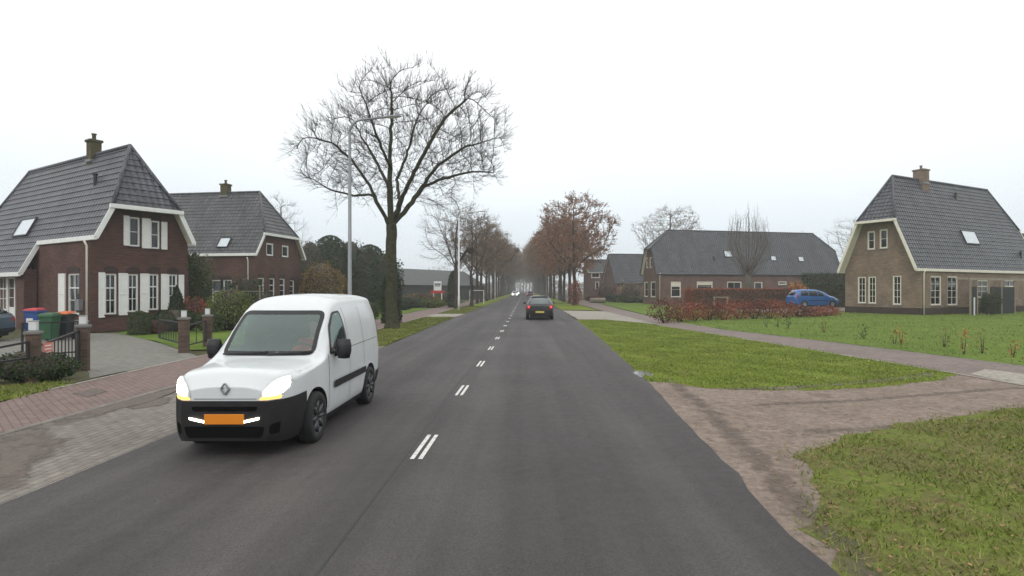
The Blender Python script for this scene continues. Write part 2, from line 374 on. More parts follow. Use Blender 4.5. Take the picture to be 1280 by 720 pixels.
sheet('bicycle_path', [(-6.62, -14), (-6.72, 10), (-6.75, 18), (-6.75, 60), (-6.5, 120), (-6.4, 300), (-8.3, 300), (-8.6, 120), (-8.9, 60), (-8.95, 16), (-8.7, 11), (-8.35, 8), (-8.2, -14)], 2 * E_ + .002, 'pavers_red', .03, .3, 7)
m = MB()
ys = [-14 + i for i in range(15)] + [1 + .5 * i for i in range(36)]
for xl, wd, nm in ((-6.58, .12, 0),):
    m.box((xl - wd, -14, -.02), (xl, 19, .022))
tag(m.build('path_kerb', 'pavers_grey', bevel=.01), kind='structure')
VL = [[(-6.5, 19.3), (-4.6, 19.4), (-4.66, 26), (-4.62, 40), (-6.5, 40)], [(-6.45, 46), (-4.5, 46), (-4.38, 62), (-6.4, 62)], [(-6.4, 66), (-4.36, 66), (-4.22, 100), (-4.22, 300), (-6.2, 300), (-6.3, 100)]]
for i, p in enumerate(VL): sheet('grass_verge', p, 3 * E_ + .002, 'grass_verge', .07, .3, 11 + i)
sheet('driveway', [(-6.7, 40.4), (-4.6, 40.2), (-4.5, 45.8), (-6.7, 45.6)], 2 * E_, 'concrete', .03, .4, 4)
drv = [G(0, 425), G(60, 420), (-19.5, 25.4), G(150, 417), G(200, 429), G(232, 440), G(247, 446), (-8.97, 15.6), (-8.95, 14.3), G(112, 473), G(110, 458), G(60, 462), G(0, 470), (-20, 15), (-26, 20)]
sheet('front_driveway', drv, 2 * E_, 'pavers_drive', .02, .4, 6)
sheet('mossy_apron', [G(110, 459), G(185, 462), (-8.97, 13.5), (-8.9, 11.5), G(40, 490), (-9.6, 11.2)], 1.5 * E_, 'moss_paving', .05, .3, 8)
sheet('front_lawn', [G(146, 417), G(170, 411), (-17.2, 29), (-16, 36), (-10.5, 36), (-9.4, 24), G(270, 437), G(228, 438), G(196, 427)], 2.6 * E_, 'grass_lawn', .05, .4, 9)
sheet('front_lawn', [(-9.2, 22), (-9.2, 60), (-30, 60), (-30, 38), (-16, 37), (-10.5, 36)], 1.6 * E_, 'grass_lawn', .05, .4, 10)
sheet('kerbside_grass', [(-8.62, 10.2), (-8.8, 11.6), (-9.15, 12.0), (-9.9, 11.3), (-12, 11), (-12, 8.4), (-8.7, 8.6)], 2.2 * E_, 'grass_verge', .08, .25, 12)

# the right side
VR1 = [(interp(TR, y) - .35, y) for y in (12.2, 16, 20, 25, 30, 36)] + [(3.2, 36.3), (5.0, 36.5), (6.5, 33), (7.0, 30), (8.0, 23.9), (9.3, 15), (9.5, 13.2), (8.6, 12.3), (6.3, 11.2), (4.7, 10.95), (3.4, 11.2), (2.9, 11.9)]
sheet('grass_verge', VR1, .0095, 'grass_verge', .10, .25, 21)
VR2 = [(2.12, 4.3), (2.45, 5.2), (2.85, 5.9), G(990, 570), G(1060, 548), G(1120, 533), G(1200, 521), G(1290, 508), (11, 9.2), (14, 8), (14, -14), (1.88, -14), (1.95, 2), (2.03, 3.6)]
sheet('grass_verge', VR2, .0095, 'grass_worn', .10, .22, 22)
sheet('dirt_track', [(interp(TR, y) - .3, y) for y in (4.0, 6.5, 8, 10, 12.4)] + [(3.0, 12.1), (3.6, 11.8), (4.7, 11.6), (6.3, 12), (9.4, 13.6), (9.7, 12.8), (9.7, 11.4), (14, 11.4), (14, 7.6), (8, 7), (5, 6), (3.6, 4.6), (3.2, 2), (3.1, -14), (1.4, -14), (1.5, 1)], 1.6 * E_, 'dirt', .06, .25, 23)
PR_hi = [(10.4, 86.7), (8.9, 55), (8.5, 36.5), (9.06, 27.7), (10.6, 21.5), (12, 14.4), (13.4, 8), (14, -14)]
PR_lo = [(6.9, 86), (6.9, 49.5), (7.0, 30), (8.0, 23.9), (9.45, 13.4), (9.6, 11.6), (11.2, 4), (11.8, -14)]
sheet('footpath', PR_hi + PR_lo[::-1], 2.4 * E_, 'pavers_path', .03, .3, 24)
sheet('footpath_slab', [G(1212, 468), G(1232, 462), G(1330, 474), G(1330, 493)], 3.2 * E_, 'concrete', .0, .3, 25)
sheet('driveway', [(3.35, 37), (3.4, 53), (6.9, 51), (6.95, 40), (7.0, 31.5), (6.4, 33.6), (5.0, 37)], 2 * E_, 'concrete', .05, .4, 26)
VR3 = [[(3.4, 55), (6.6, 53), (6.8, 80), (3.42, 78)], [(3.42, 82), (6.6, 84), (6.6, 300), (3.42, 300)]]
for i, p in enumerate(VR3): sheet('grass_verge', p, 3 * E_, 'grass_verge', .08, .4, 27 + i)
sheet('footpath', [(10.35, 86.3), (6.9, 86), (6.9, 300), (8.9, 300)], 2 * E_, 'pavers_path', .03, .5, 30)
LR = [(12.2, 14.4), (10.8, 21.5), (9.25, 27.7), (8.7, 35), (9, 42), (24, 52), (62, 52), (62, 8), (14, 8)]
sheet('house_lawn', LR, 2 * E_, 'grass_lawn', .06, .4, 31)
sheet('garden_lawn', [(8.9, 43), (10.5, 86), (15, 90), (16.5, 72), (24, 53)], 1.4 * E_, 'grass_lawn', .06, .4, 32)
sheet('parking_court', [G(1000, 392), (24.5, 49), (36, 60), (36, 66), (20, 64), (17, 55)], 2.4 * E_, 'pavers_drive', .05, .4, 33)
sheet('puddle', [G(790, 466), G(800, 463), G(812, 466), G(815, 470), G(800, 472)], 3.6 * E_, 'water', .03, .1, 34)

def ribbon(name, pl, wd, z, mat):
    m = MB(); P = [Vector((p[0], p[1], 0)) for p in pl]; vs = []
    for i, p in enumerate(P):
        d = (P[min(i + 1, len(P) - 1)] - P[max(i - 1, 0)]).normalized(); n = Vector((-d.y, d.x, 0)) * wd / 2; vs += [(p.x + n.x, p.y + n.y, z), (p.x - n.x, p.y - n.y, z)]
    m.add(vs, [(2 * i, 2 * i + 1, 2 * i + 3, 2 * i + 2) for i in range(len(P) - 1)]); return tag(m.build(name, mat), kind='structure')
ribbon('path_edging', [(a - .0, b) for a, b in PR_hi[1:-1]], .10, .0165, 'concrete'); ribbon('path_edging', [(a, b) for a, b in PR_lo[1:-1]], .10, .0165, 'concrete')
ribbon('path_edging', [(-8.72, 11), (-8.95, 16), (-8.93, 30), (-8.9, 60)], .10, .0165, 'concrete'); ribbon('path_edging', [(-6.75, 19.3), (-6.75, 60), (-6.5, 120)], .10, .0185, 'concrete')
ribbon('road_seam', [(interp(TCN, y) - .16 - .02 * math.sin(y * .7), y) for y in range(2, 60)], .022, .0145, 'black_plastic')
def soft_ribbon(name, pl, wd, z, top, seed):
    r = seg_rand(seed); P = []
    for a, b in zip(pl, pl[1:]):
        n = max(1, int(math.dist(a, b) / .3)); P += [Vector((a[0] + (b[0] - a[0]) * i / n, a[1] + (b[1] - a[1]) * i / n, 0)) for i in range(n)]
    P.append(Vector((pl[-1][0], pl[-1][1], 0))); m = MB(); vs = []; fd = []; k = len(P); ws = (-1, -.5, 0, .5, 1)
    for i, p in enumerate(P):
        d = (P[min(i + 1, k - 1)] - P[max(i - 1, 0)]).normalized(); n = Vector((-d.y, d.x, 0)); en = min(1, min(i, k - 1 - i) / 3)
        for w in ws: q = p + n * (w * wd / 2 * r.uniform(.8, 1.2)); vs.append((q.x, q.y, z)); fd.append(top * en * (0, .7, 1, .7, 0)[ws.index(w)])
    m.add(vs, [(i * 5 + j, i * 5 + j + 1, i * 5 + j + 6, i * 5 + j + 5) for i in range(k - 1) for j in range(4)]); o = m.build(name, 'mud_soft'); at = o.data.attributes.new('fade', 'FLOAT', 'POINT'); at.data.foreach_set('value', fd); return tag(o, kind='structure')
soft_ribbon('mud_edge', [(1.95, -2), (2.15, 3), (2.35, 5), (2.6, 7), (2.85, 10), (3.0, 13)], .5, .0135, .42, 51)
soft_ribbon('mud_edge', [(3.2, 11.1), (4.8, 11.2), (6.5, 11.8), (8.6, 12.9), (9.3, 13.6)], .5, .0108, .75, 52)
soft_ribbon('tyre_rut', [(2.9, 9.4), (5.5, 9.95), (9, 11.2), (13, 11.8)], .4, .0085, .42, 53)
soft_ribbon('tyre_rut', [(2.8, 7.6), (5.5, 8.15), (9, 9.2), (13, 9.6)], .4, .0085, .40, 54)
# ------------------------------------------------------------------ houses
def clip2(poly, a, b, c):                        # keep a*x+b*y<=c
    out = []
    for i in range(len(poly)):
        p, q = poly[i], poly[(i + 1) % len(poly)]; dp = a * p[0] + b * p[1] - c; dq = a * q[0] + b * q[1] - c
        if dp <= 0: out.append(p)
        if dp * dq < 0: t = dp / (dp - dq); out.append((p[0] + t * (q[0] - p[0]), p[1] + t * (q[1] - p[1])))
    return out
def holed(m, poly, holes, place):
    us = sorted({h[i] for h in holes for i in (0, 1)}); zs = sorted({h[i] for h in holes for i in (2, 3)})
    us = [-1e3] + us + [1e3]; zs = [-1e3] + zs + [1e3]
    for i in range(len(us) - 1):
        for j in range(len(zs) - 1):
            cu, cz = (us[i] + us[i + 1]) / 2, (zs[j] + zs[j + 1]) / 2
            if any(h[0] < cu < h[1] and h[2] < cz < h[3] for h in holes): continue
            p = clip2(poly, 1, 0, us[i + 1]); p = clip2(p, -1, 0, -us[i]) if p else p
            p = clip2(p, 0, 1, zs[j + 1]) if p else p; p = clip2(p, 0, -1, -zs[j]) if p else p
            if len(p) >= 3: m.add([place(u, 0, z) for u, z in p], [tuple(range(len(p)))])
    for u0, u1, z0, z1 in holes:                 # reveals
        for a, b in (((u0, z0), (u1, z0)), ((u1, z0), (u1, z1)), ((u1, z1), (u0, z1)), ((u0, z1), (u0, z0))):
            m.add([place(a[0], 0, a[1]), place(b[0], 0, b[1]), place(b[0], .16, b[1]), place(a[0], .16, a[1])], [(0, 1, 2, 3)])
def tiles(m, poly3, o, a, b, n, d=.34, lift=.035):
    P = [((Vector(p) - o).dot(a), (Vector(p) - o).dot(b)) for p in poly3]
    k0 = int(math.floor(min(p[1] for p in P) / d)); k1 = int(math.ceil(max(p[1] for p in P) / d))
    to = lambda p, h: o + a * p[0] + b * p[1] + n * h
    for k in range(k0, k1):
        q = clip2(clip2(P, 0, 1, (k + 1) * d), 0, -1, -k * d) if clip2(P, 0, 1, (k + 1) * d) else []
        if len(q) < 3: continue
        m.add([to(p, lift * (1 - (p[1] - k * d) / d)) for p in q], [tuple(range(len(q)))])
        low = [p for p in q if abs(p[1] - k * d) < 1e-6]
        if len(low) == 2:
            m.add([to(low[0], 0), to(low[1], 0), to(low[1], lift), to(low[0], lift)], [(0, 1, 2, 3)])

class House:
    def __init__(s, name, p, sg, brick, tile, trim, label, cat='house', group=None, course=.34):
        s.p = p; s.sg = sg; s.trim = trim; s.brick = brick
        cx, cy, yaw, w, L, e, g, r, st, ou, ov = p
        s.root = empty(name, (cx, cy, 0), yaw, label, cat, group)
        s.M = Matrix.Translation((cx, cy, 0)) @ Matrix.Rotation(yaw, 4, 'Z'); s.Mi = s.M.inverted()
        s.w, s.L, s.e, s.g, s.r, s.st, s.ou, s.ov = w, L, e, g, r, st, ou, ov
        s.k = (r - e) / (w / 2); s.hg = (r - g) / s.k; s.tile = tile; s.course = course
        s.holes = {'gable': [], 'side': []}; s.wins = []
        s.ze = e - ou * s.k
    def V(s, u, v, z): return Vector((u, s.sg * v, z))
    def ray(s, x, y, axis, off=0.0):             # pixel -> local point on plane v=off (axis 1) or u=off (axis 0)
        o = s.Mi @ Vector((0, 0, H)); d = s.Mi.to_3x3() @ Vector(((x - VX) / F, 1, -(y - VY) / F))
        o = Vector((o.x, s.sg * o.y, o.z)); d = Vector((d.x, s.sg * d.y, d.z))
        t = (off - o[axis]) / d[axis]; return o + d * t
    def on_roof(s, x, y):
        o = s.Mi @ Vector((0, 0, H)); d = s.Mi.to_3x3() @ Vector(((x - VX) / F, 1, -(y - VY) / F))
        o = Vector((o.x, s.sg * o.y, o.z)); d = Vector((d.x, s.sg * d.y, d.z))
        t = -(o.z - s.e - o.x * s.k) / (d.z - d.x * s.k); return o + d * t
    def rect(s, face, x0, x1, y0, y1, off=0.0):
        ax = 1 if face == 'gable' else 0; j = 0 if face == 'gable' else 1
        ym, xm = (y0 + y1) / 2, (x0 + x1) / 2
        a, b = s.ray(x0, ym, ax, off)[j], s.ray(x1, ym, ax, off)[j]; z1, z0 = s.ray(xm, y0, ax, off).z, s.ray(xm, y1, ax, off).z
        return (min(a, b), max(a, b), z0, z1)
    def placer(s, face, off=0.0):                # (u, depth inwards, z) -> local point
        if face == 'gable': return lambda u, d, z: s.V(u, off + d, z)
        return lambda u, d, z: s.V(off + d, u, z)
    def window(s, face, x0, x1, y0, y1, bars=(1, 2), arch=False, off=0.0, sill=True, mat=None, fw=.07, door=False, blind=0):
        q = s.rect(face, x0, x1, y0, y1, off)
        if off == 0.0: s.holes[face].append(q)
        s.wins.append((face, q, bars, arch, off, sill, mat or s.trim, fw, door, blind))
        return q
    def pbox(s, m, P, u0, u1, d0, d1, z0, z1):
        pts = [P(u, d, z) for z in (z0, z1) for u, d in ((u0, d0), (u1, d0), (u1, d1), (u0, d1))]
        m.add(pts, [(0, 3, 2, 1), (4, 5, 6, 7), (0, 1, 5, 4), (1, 2, 6, 5), (2, 3, 7, 6), (3, 0, 4, 7)])
    def make_windows(s):
        for face, (u0, u1, z0, z1), bars, arch, off, sill, mat, fw, door, blind in s.wins:
            P = s.placer(face, off); m = MB(); pr = -.035 if off else .035
            fw_ = min(fw, (u1 - u0) * .2)
            B = lambda a, b, c, d, e0=pr, e1=.13: s.pbox(m, P, a, b, e0, e1, c, d)
            B(u0, u0 + fw_, z0, z1); B(u1 - fw_, u1, z0, z1); B(u0 + fw_, u1 - fw_, z1 - fw_, z1); B(u0 + fw_, u1 - fw_, z0, z0 + fw_)
            nx, nz = bars; iu0, iu1, iz0, iz1 = u0 + fw_, u1 - fw_, z0 + fw_, z1 - fw_
            if door: B(iu0, iu1, iz0, iz0 + (iz1 - iz0) * .42, .02, .08); iz0 += (iz1 - iz0) * .42
            b = min(.032, fw_ * .5)
            for i in range(1, nx + 1): c = iu0 + (iu1 - iu0) * i / (nx + 1); B(c - b / 2, c + b / 2, iz0, iz1, .055 if not off else .0, .095)
            for i in range(1, nz + 1):
                c = iz0 + (iz1 - iz0) * i / (nz + 1)
                if isinstance(nz, int) and nz == 2 and i == 2 and not door: c = iz0 + (iz1 - iz0) * .66; B(iu0, iu1, c - fw_ * .4, c + fw_ * .4, .045 if not off else -.01, .1)
                else: B(iu0, iu1, c - b / 2, c + b / 2, .057 if not off else .002, .093)
            w = m.build('door' if door else 'window', mat, s.root, bevel=.006, seg=1)
            m = MB(); m.add([P(iu0, .10, iz0), P(iu1, .10, iz0), P(iu1, .10, iz1), P(iu0, .10, iz1)], [(0, 1, 2, 3)]); m.build('pane', 'window_glass', w)
            if blind:
                m = MB(); s.pbox(m, P, iu0 + .003, iu1 - .003, (.07 if not off else .035), .09, iz1 - (iz1 - iz0) * blind, iz1 - .003); m.build('blind', 'cream_paint', w)
            if sill and not door:
                m = MB(); s.pbox(m, P, u0 - .05, u1 + .05, -.07, .0 if off else .02, z0 - .06, z0 - .002); m.build('sill', 'lead' if mat != 'white_paint' else 'brick_dark', w)
            if arch:
                m = MB(); k = 8; top = []; bot = []
                for i in range(k + 1):
                    t = i / k; u = u0 - .06 + (u1 - u0 + .12) * t; h = .10 * math.sin(math.pi * t)
                    bot.append((u, z1 + .004 + h * .6)); top.append((u, z1 + .24 + h))
                pl = bot + top[::-1]
                m.prism([P(u, -.014, z) for u, z in pl], P(0, .03, 0) - P(0, 0, 0)); m.build('brick_arch', 'brick_dark', s.root)
    def shutter(s, face, x0, x1, y0, y1):
        u0, u1, z0, z1 = s.rect(face, x0, x1, y0, y1); P = s.placer(face); m = MB()
        s.pbox(m, P, u0, u1, -.045, -.003, z0, z1)
        f = .05
        for a, b, c, d in ((u0, u0 + f, z0, z1), (u1 - f, u1, z0, z1), (u0 + f, u1 - f, z0, z0 + f), (u0 + f, u1 - f, z1 - f, z1), (u0 + f, u1 - f, (z0 + z1) / 2 - f / 2, (z0 + z1) / 2 + f / 2)):
            s.pbox(m, P, a, b, -.062, -.046, c, d)
        m.build('shutter', 'white_paint', s.root, bevel=.005, seg=1)
    def pipe(s, face, x, zt, off=-.08):
        ax = 1 if face == 'gable' else 0; j = 0 if ax else 1
        u = s.ray(x, 380, ax, off)[j]; P = s.placer(face, 0); m = MB(); m.tube([P(u, off, 0), P(u, off, zt - .35), P(u, off - .12, zt - .1)], .045, 10); m.build('drainpipe', 'cream_paint', s.root, True)
    def shell(s, plinth=None, ext=None, fascia=.2, board=True, farboard=True):
        w, L, e, g, r, st, ou, ov, k, hg, ze = s.w, s.L, s.e, s.g, s.r, s.st, s.ou, s.ov, s.k, s.hg, s.ze
        V = s.V; m = MB()
        gp = [(0, 0), (w, 0), (w, e), (w / 2 + hg, g), (w / 2 - hg, g), (0, e)]
        holed(m, gp, s.holes['gable'], s.placer('gable')); holed(m, [(0, 0), (L, 0), (L, e), (0, e)], s.holes['side'], s.placer('side'))
        m.add([V(u, L, z) for u, z in gp], [tuple(range(6))]); m.add([V(w, 0, 0), V(w, L, 0), V(w, L, e), V(w, 0, e)], [(0, 1, 2, 3)])
        m.build('wall', s.brick, s.root)
        if plinth:
            m = MB(); m.add([V(-.015, -.015, 0), V(w + .015, -.015, 0), V(w + .015, -.015, plinth), V(-.015, -.015, plinth), V(-.015, L, 0), V(-.015, L, plinth), V(.0, .0, plinth + .01), V(w, 0, plinth + .01), V(0, L, plinth + .01)],
                            [(0, 1, 2, 3), (0, 4, 5, 3), (3, 2, 7, 6), (3, 5, 8, 6)]); m.build('plinth', 'brick_dark', s.root)
        # roof skin
        sl = Vector((1, 0, k)).normalized(); a = V(0, 1, 0); nL = Vector((-k, 0, 1)).normalized(); nR = Vector((k, 0, 1)).normalized(); srr = Vector((-1, 0, k)).normalized()
        m = MB(); up = .10                            # roof skin sits proud of the wall
        near = [V(-ou, -ov, ze), V(-ou, L + ov, ze), V(w / 2 - hg, L + ov, g), V(w / 2, L - st, r), V(w / 2, st, r), V(w / 2 - hg, -ov, g)]
        far = [V(w - p.x, s.sg * p.y, p.z) for p in near]
        hs = Vector((0, s.sg * (st + ov), r - g)); hipb = hs.normalized(); hipn = Vector((0, -s.sg * (r - g), st + ov)).normalized()
        hip = [V(w / 2 - hg, -ov, g), V(w / 2 + hg, -ov, g), V(w / 2, st, r)]
        hipb2 = Vector((hipb.x, -hipb.y, hipb.z)); hipn2 = Vector((hipn.x, -hipn.y, hipn.z)); hip2 = [V(w / 2 - hg, L + ov, g), V(w / 2 + hg, L + ov, g), V(w / 2, L - st, r)]
        tiles(m, near, V(-ou, 0, ze), a, sl, nL, s.course); tiles(m, far, V(w + ou, 0, ze), a, srr, nR, s.course)
        tiles(m, hip, V(0, -ov, g), Vector((1, 0, 0)), hipb, hipn, s.course); tiles(m, hip2, V(0, L + ov, g), Vector((1, 0, 0)), hipb2, hipn2, s.course)
        if ext:                                       # catslide: the near slope runs further down from v0 to the far end
            v0, zl = ext; ul = -(e - zl) / k
            cp = [V(ul, v0 - .25, zl), V(ul, L + ov, zl), V(-ou, L + ov, ze), V(-ou, v0 - .25, ze)]
            tiles(m, cp, V(-ou, 0, ze), a, sl, nL, s.course)
        s.roof = m.build('roof', s.tile, s.root)
        # underside
        m = MB(); dn = -.05
        m.add([p - nL * .06 for p in near], [tuple(range(6))]); m.add([p - nR * .06 for p in far], [tuple(range(6))]); m.add([p - hipn * .06 for p in hip], [(0, 1, 2)])
        m.build('soffit', 'cream_paint', s.root)
        # ridge and hip caps
        m = MB(); o = Vector((0, 0, .03))
        m.tube([V(w / 2, st, r) + o, V(w / 2, L - st, r) + o], .10, 10)
        for v0, v1 in ((-ov, st), (L + ov, L - st)):
            for sd in (-1, 1): m.tube([V(w / 2 + sd * hg, v0, g) + o, V(w / 2, v1, r) + o], .09, 8)
        m.build('ridge_cap', s.tile, s.roof, True)
        # gutters and bargeboards
        T = s.trim; fz = fascia
        m = MB()
        f0 = V(-ou - .02, -ov, ze - .02)
        endv = (ext[0] - .25) if ext else L + ov
        m.bar(V(-ou - .02, -ov - .03, ze - .06), V(-ou - .02, endv, ze - .06), .12, fz); m.bar(V(w + ou + .02, -ov, ze - .06), V(w + ou + .02, L + ov, ze - .06), .12, fz)
        m.build('gutter', T, s.root, bevel=.02)
        m = MB(); m.bar(V(w / 2 - hg - .12, -ov - .02, g - .02), V(w / 2 + hg + .12, -ov - .02, g - .02), .14, fz * .95); m.build('gutter', T, s.root, bevel=.02)
        m = MB(); m.bar(V(w / 2 - hg - .1, L + ov + .02, g - .02), V(w / 2 + hg + .1, L + ov + .02, g - .02), .14, fz * .95); m.build('gutter', T, s.root, bevel=.02)
        if board:
            for vv in (-ov, L + ov):
                for sd in (0, 1):
                    m = MB(); X = lambda u: u if not sd else w - u
                    m.bar(V(X(-ou), vv, ze - .08), V(X(w / 2 - hg), vv, g - .1), .06, .2); m.build('bargeboard', T, s.root, bevel=.008)
    def chimney(s, x0, x1, y0, y1, mat='brick_moss', fac=.6):
        # chimney straddles the ridge line
        q0 = s.ray(x0, y1, 0, s.w / 2 - .05); q1 = s.ray(x1, y1, 0, s.w / 2 - .05)
        zt = s.ray((x0 + x1) / 2, y0, 0, s.w / 2 - .05).z; v0, v1 = sorted((q0.y, q1.y)); vm = (v0 + v1) / 2; d = (v1 - v0) * fac; v0, v1 = vm - d / 2, vm + d / 2
        u0, u1 = s.w / 2 - d / 2, s.w / 2 + d / 2; m = MB(); P = s.placer('gable')
        s.pbox(m, P, u0, u1, v0, v1, s.r - .9, zt - .12); c = m.build('chimney', mat, s.roof)
        m = MB(); s.pbox(m, P, u0 - .06, u1 + .06, v0 - .06, v1 + .06, zt - .12, zt)
        ce = s.V((u0 + u1) / 2, (v0 + v1) / 2, zt); m.tube([ce, ce + Vector((0, 0, .28))], .09, 10); m.tube([ce + Vector((0, 0, .28)), ce + Vector((0, 0, .33))], [.13, .12], 10)
        m.build('chimney_cap', mat, c, bevel=.012)
        m = MB(); s.pbox(m, P, u0 - .05, u1 + .05, v0 - .05, v1 + .05, s.r - .34, s.r - .22); m.build('flashing', 'lead', c)
    def skylight(s, x0, x1, y0, y1):
        a = s.on_roof(x0, (y0 + y1) / 2); b = s.on_roof(x1, (y0 + y1) / 2); c = s.on_roof((x0 + x1) / 2, y1); d = s.on_roof((x0 + x1) / 2, y0)
        v0, v1 = sorted((a.y, b.y)); u0, u1 = c.x, d.x
        n = Vector((-s.k, 0, 1)).normalized()
        def R(u, v, h): p = s.V(u, v, s.e + s.k * u); return p + n * h
        m = MB(); f = .07; fu = f / math.sqrt(1 + s.k * s.k)
        for a0, a1, b0, b1 in ((u0 - fu, u0, v0 - f, v1 + f), (u1, u1 + fu, v0 - f, v1 + f), (u0, u1, v0 - f, v0), (u0, u1, v1, v1 + f)):
            pts = [R(u, v, h) for h in (.0, .11) for u, v in ((a0, b0), (a1, b0), (a1, b1), (a0, b1))]
            m.add(pts, [(0, 3, 2, 1), (4, 5, 6, 7), (0, 1, 5, 4), (1, 2, 6, 5), (2, 3, 7, 6), (3, 0, 4, 7)])
        k = m.build('skylight', 'black_plastic', s.roof)
        k.data.materials[0] = MATS['lead_dark']
        m = MB(); m.add([R(u0, v0, .075), R(u1, v0, .075), R(u1, v1, .075), R(u0, v1, .075)], [(0, 1, 2, 3)]); m.build('skylight_pane', 'skylight_glass', k)
    def vent(s, x, y, h=.45):
        p = s.on_roof(x, y); q = s.V(p.x, p.y, p.z); m = MB()
        m.tube([q - Vector((0, 0, .1)), q + Vector((0, 0, h))], .075, 10); m.tube([q + Vector((0, 0, h)), q + Vector((0, 0, h + .08))], .12, 10); m.build('vent_pipe', 'black_plastic', s.roof)

m_plain('lead_dark', (.035, .035, .04), .5, .1)
m_plain('door_paint', (.6, .62, .6), .4, .05)

# house one (near, left of the road)
h1 = House('brick_house', (-18.753, 25.942, 1.006, 4.182, 13.938, 4.188, 5.525, 8.597, 1.108, .022, .556), 1, 'brick_red', 'roof_tile', 'white_paint',
           'dark red brick house with white shutters beside every gable window, behind the brick gate pillars')
for x0, x1, y0, y1 in ((131, 146, 342, 393), (159.7, 173, 342.5, 390), (186, 198.5, 342.5, 387.5), (210.5, 221.8, 343, 384)): h1.window('gable', x0, x1, y0, y1, (1, 2), True)
for x0, x1, y0, y1 in ((161.2, 175, 271.5, 308), (188.2, 199.8, 276, 311)): h1.window('gable', x0, x1, y0, y1, (0, 1), True)
h1.window('side', 84.5, 99, 342, 393, (1, 2), True); h1.window('side', 31.5, 38.5, 350, 378, (0, 2))
for x0, x1, y0, y1 in ((123, 130.6, 340.5, 397), (148, 159.2, 341.5, 394), (175, 185.6, 342, 390.5), (201, 210, 342.5, 387), (223, 229.5, 343.5, 382), (154, 160.8, 269.5, 307), (177, 187.8, 273, 310.5), (201.2, 208.5, 277.5, 312)): h1.shutter('gable', x0, x1, y0, y1)
h1.shutter('side', 74.5, 82.5, 342, 393)
vx = h1.ray(46, 305, 0, 0).y; zl = 2.62
h1.shell(ext=(vx, zl)); h1.chimney(107, 125.5, 175, 198, fac=.30); h1.skylight(24.5, 40.5, 276, 294); h1.vent(119, 231)
ul = -(h1.e - zl) / h1.k
m = MB(); P = h1.placer('side', ul + .18)
vc = h1.ray(30, 380, 0, ul + .18).y; vd = h1.ray(20, 380, 0, ul + .18).y
h1.pbox(m, P, vc, vd, 0, .5, 0, zl + .2); m.build('brick_pier', 'brick_red', h1.root)
m = MB(); P2 = h1.placer('side', -.12); h1.pbox(m, P2, vd - .2, 13.9, 0, .1, 0, zl + .4); m.build('porch_wall', 'brick_red', h1.root)
h1.window('side', 10, 19.5, 346, 412, (0, 2), off=-.16, door=True, mat='white_paint', fw=.1); h1.window('side', -6, 9.2, 346, 388, (2, 2), off=-.16, mat='white_paint', fw=.09); h1.window('side', -28, -8, 346, 388, (2, 2), off=-.16, mat='white_paint', fw=.09)
m = MB(); m.bar(h1.V(ul - .02, vx - .3, zl - .05), h1.V(ul - .02, 14.4, zl - .05), .12, .2); m.build('gutter', 'white_paint', h1.root, bevel=.02)
m = MB(); m.bar(h1.V(ul, vx - .27, zl - .05), h1.V(-.02, vx - .27, h1.ze - .1), .06, .2); m.build('bargeboard', 'white_paint', h1.root, bevel=.008)
h1.pipe('side', 108.5, 4.1); h1.make_windows()
u0, u1, z0, z1 = h1.rect('side', 99.5, 104.5, 374, 388); m = MB(); h1.pbox(m, h1.placer('side'), u0, u1, -.2, -.004, z0, z1); m.build('meter_box', 'lead', h1.root, bevel=.02)

# house two (behind it)
h2 = House('brick_house', (-20.461, 45.345, 1.414, 6.889, 13.261, 4.796, 6.171, 9.805, 1.693, .167, .351), 1, 'brick_red', 'roof_tile_green', 'white_paint',
           'dark red brick house without shutters, two small square upper windows, overgrown garden in front')
for x0, x1, y0, y1 in ((322.5, 330, 347.5, 375), (337, 343.3, 348, 372), (349.7, 356, 348.5, 371), (362.5, 367.8, 350.5, 371)): h2.window('gable', x0, x1, y0, y1, (0, 2), True)
for x0, x1, y0, y1 in ((333, 342, 304, 319.8), (352.6, 361, 307, 321.5)): h2.window('gable', x0, x1, y0, y1, (0, 0), False, fw=.12)
h2.window('side', 265, 277, 350, 378, (0, 1), True); h2.window('side', 279, 289.5, 350, 378, (0, 1), True)
h2.shell(); h2.chimney(275, 288.5, 230, 247); h2.skylight(274.5, 286.5, 298.5, 309); h2.pipe('side', 310, 4.4); h2.make_windows()

# right house
r1 = House('brick_house', (28.785, 43.425, 2.062, 5.867, 17.032, 3.514, 7.061, 10.677, 1.413, .072, .817), -1, 'brick_brown', 'roof_tile', 'cream_paint',
           'brown brick house with a steep dark tiled half-hipped roof, standing on the wide green lawn')
for x0, x1, y0, y1 in ((1084, 1093.6, 289, 312), (1099.2, 1109.6, 286.5, 310.5)): r1.window('gable', x0, x1, y0, y1, (0, 1), False, fw=.11)
for x0, x1, y0, y1 in ((1072, 1082.3, 346, 379), (1085, 1095, 345.7, 379.5), (1115.6, 1126.5, 344.5, 381)): r1.window('gable', x0, x1, y0, y1, (1, 3), False, fw=.1)
for x0, x1, y0, y1 in ((1163.5, 1177, 345, 381.5), (1184.5, 1197.5, 345.2, 381.5)): r1.window('side', x0, x1, y0, y1, (1, 3), False, fw=.1)
for x0, x1, y0, y1 in ((1221, 1236, 350, 372), (1256, 1270, 350, 372)): r1.window('side', x0, x1, y0, y1, (1, 2), False, fw=.1)
r1.shell(plinth=r1.ray(1100, 384, 1, 0).z); r1.chimney(1143, 1161, 212, 230, 'brick_brown', .40); r1.skylight(1204, 1220, 290, 304.5); r1.vent(1194.5, 249); r1.vent(1276, 322)
r1.pipe('side', 1155, 3.4); r1.make_windows()

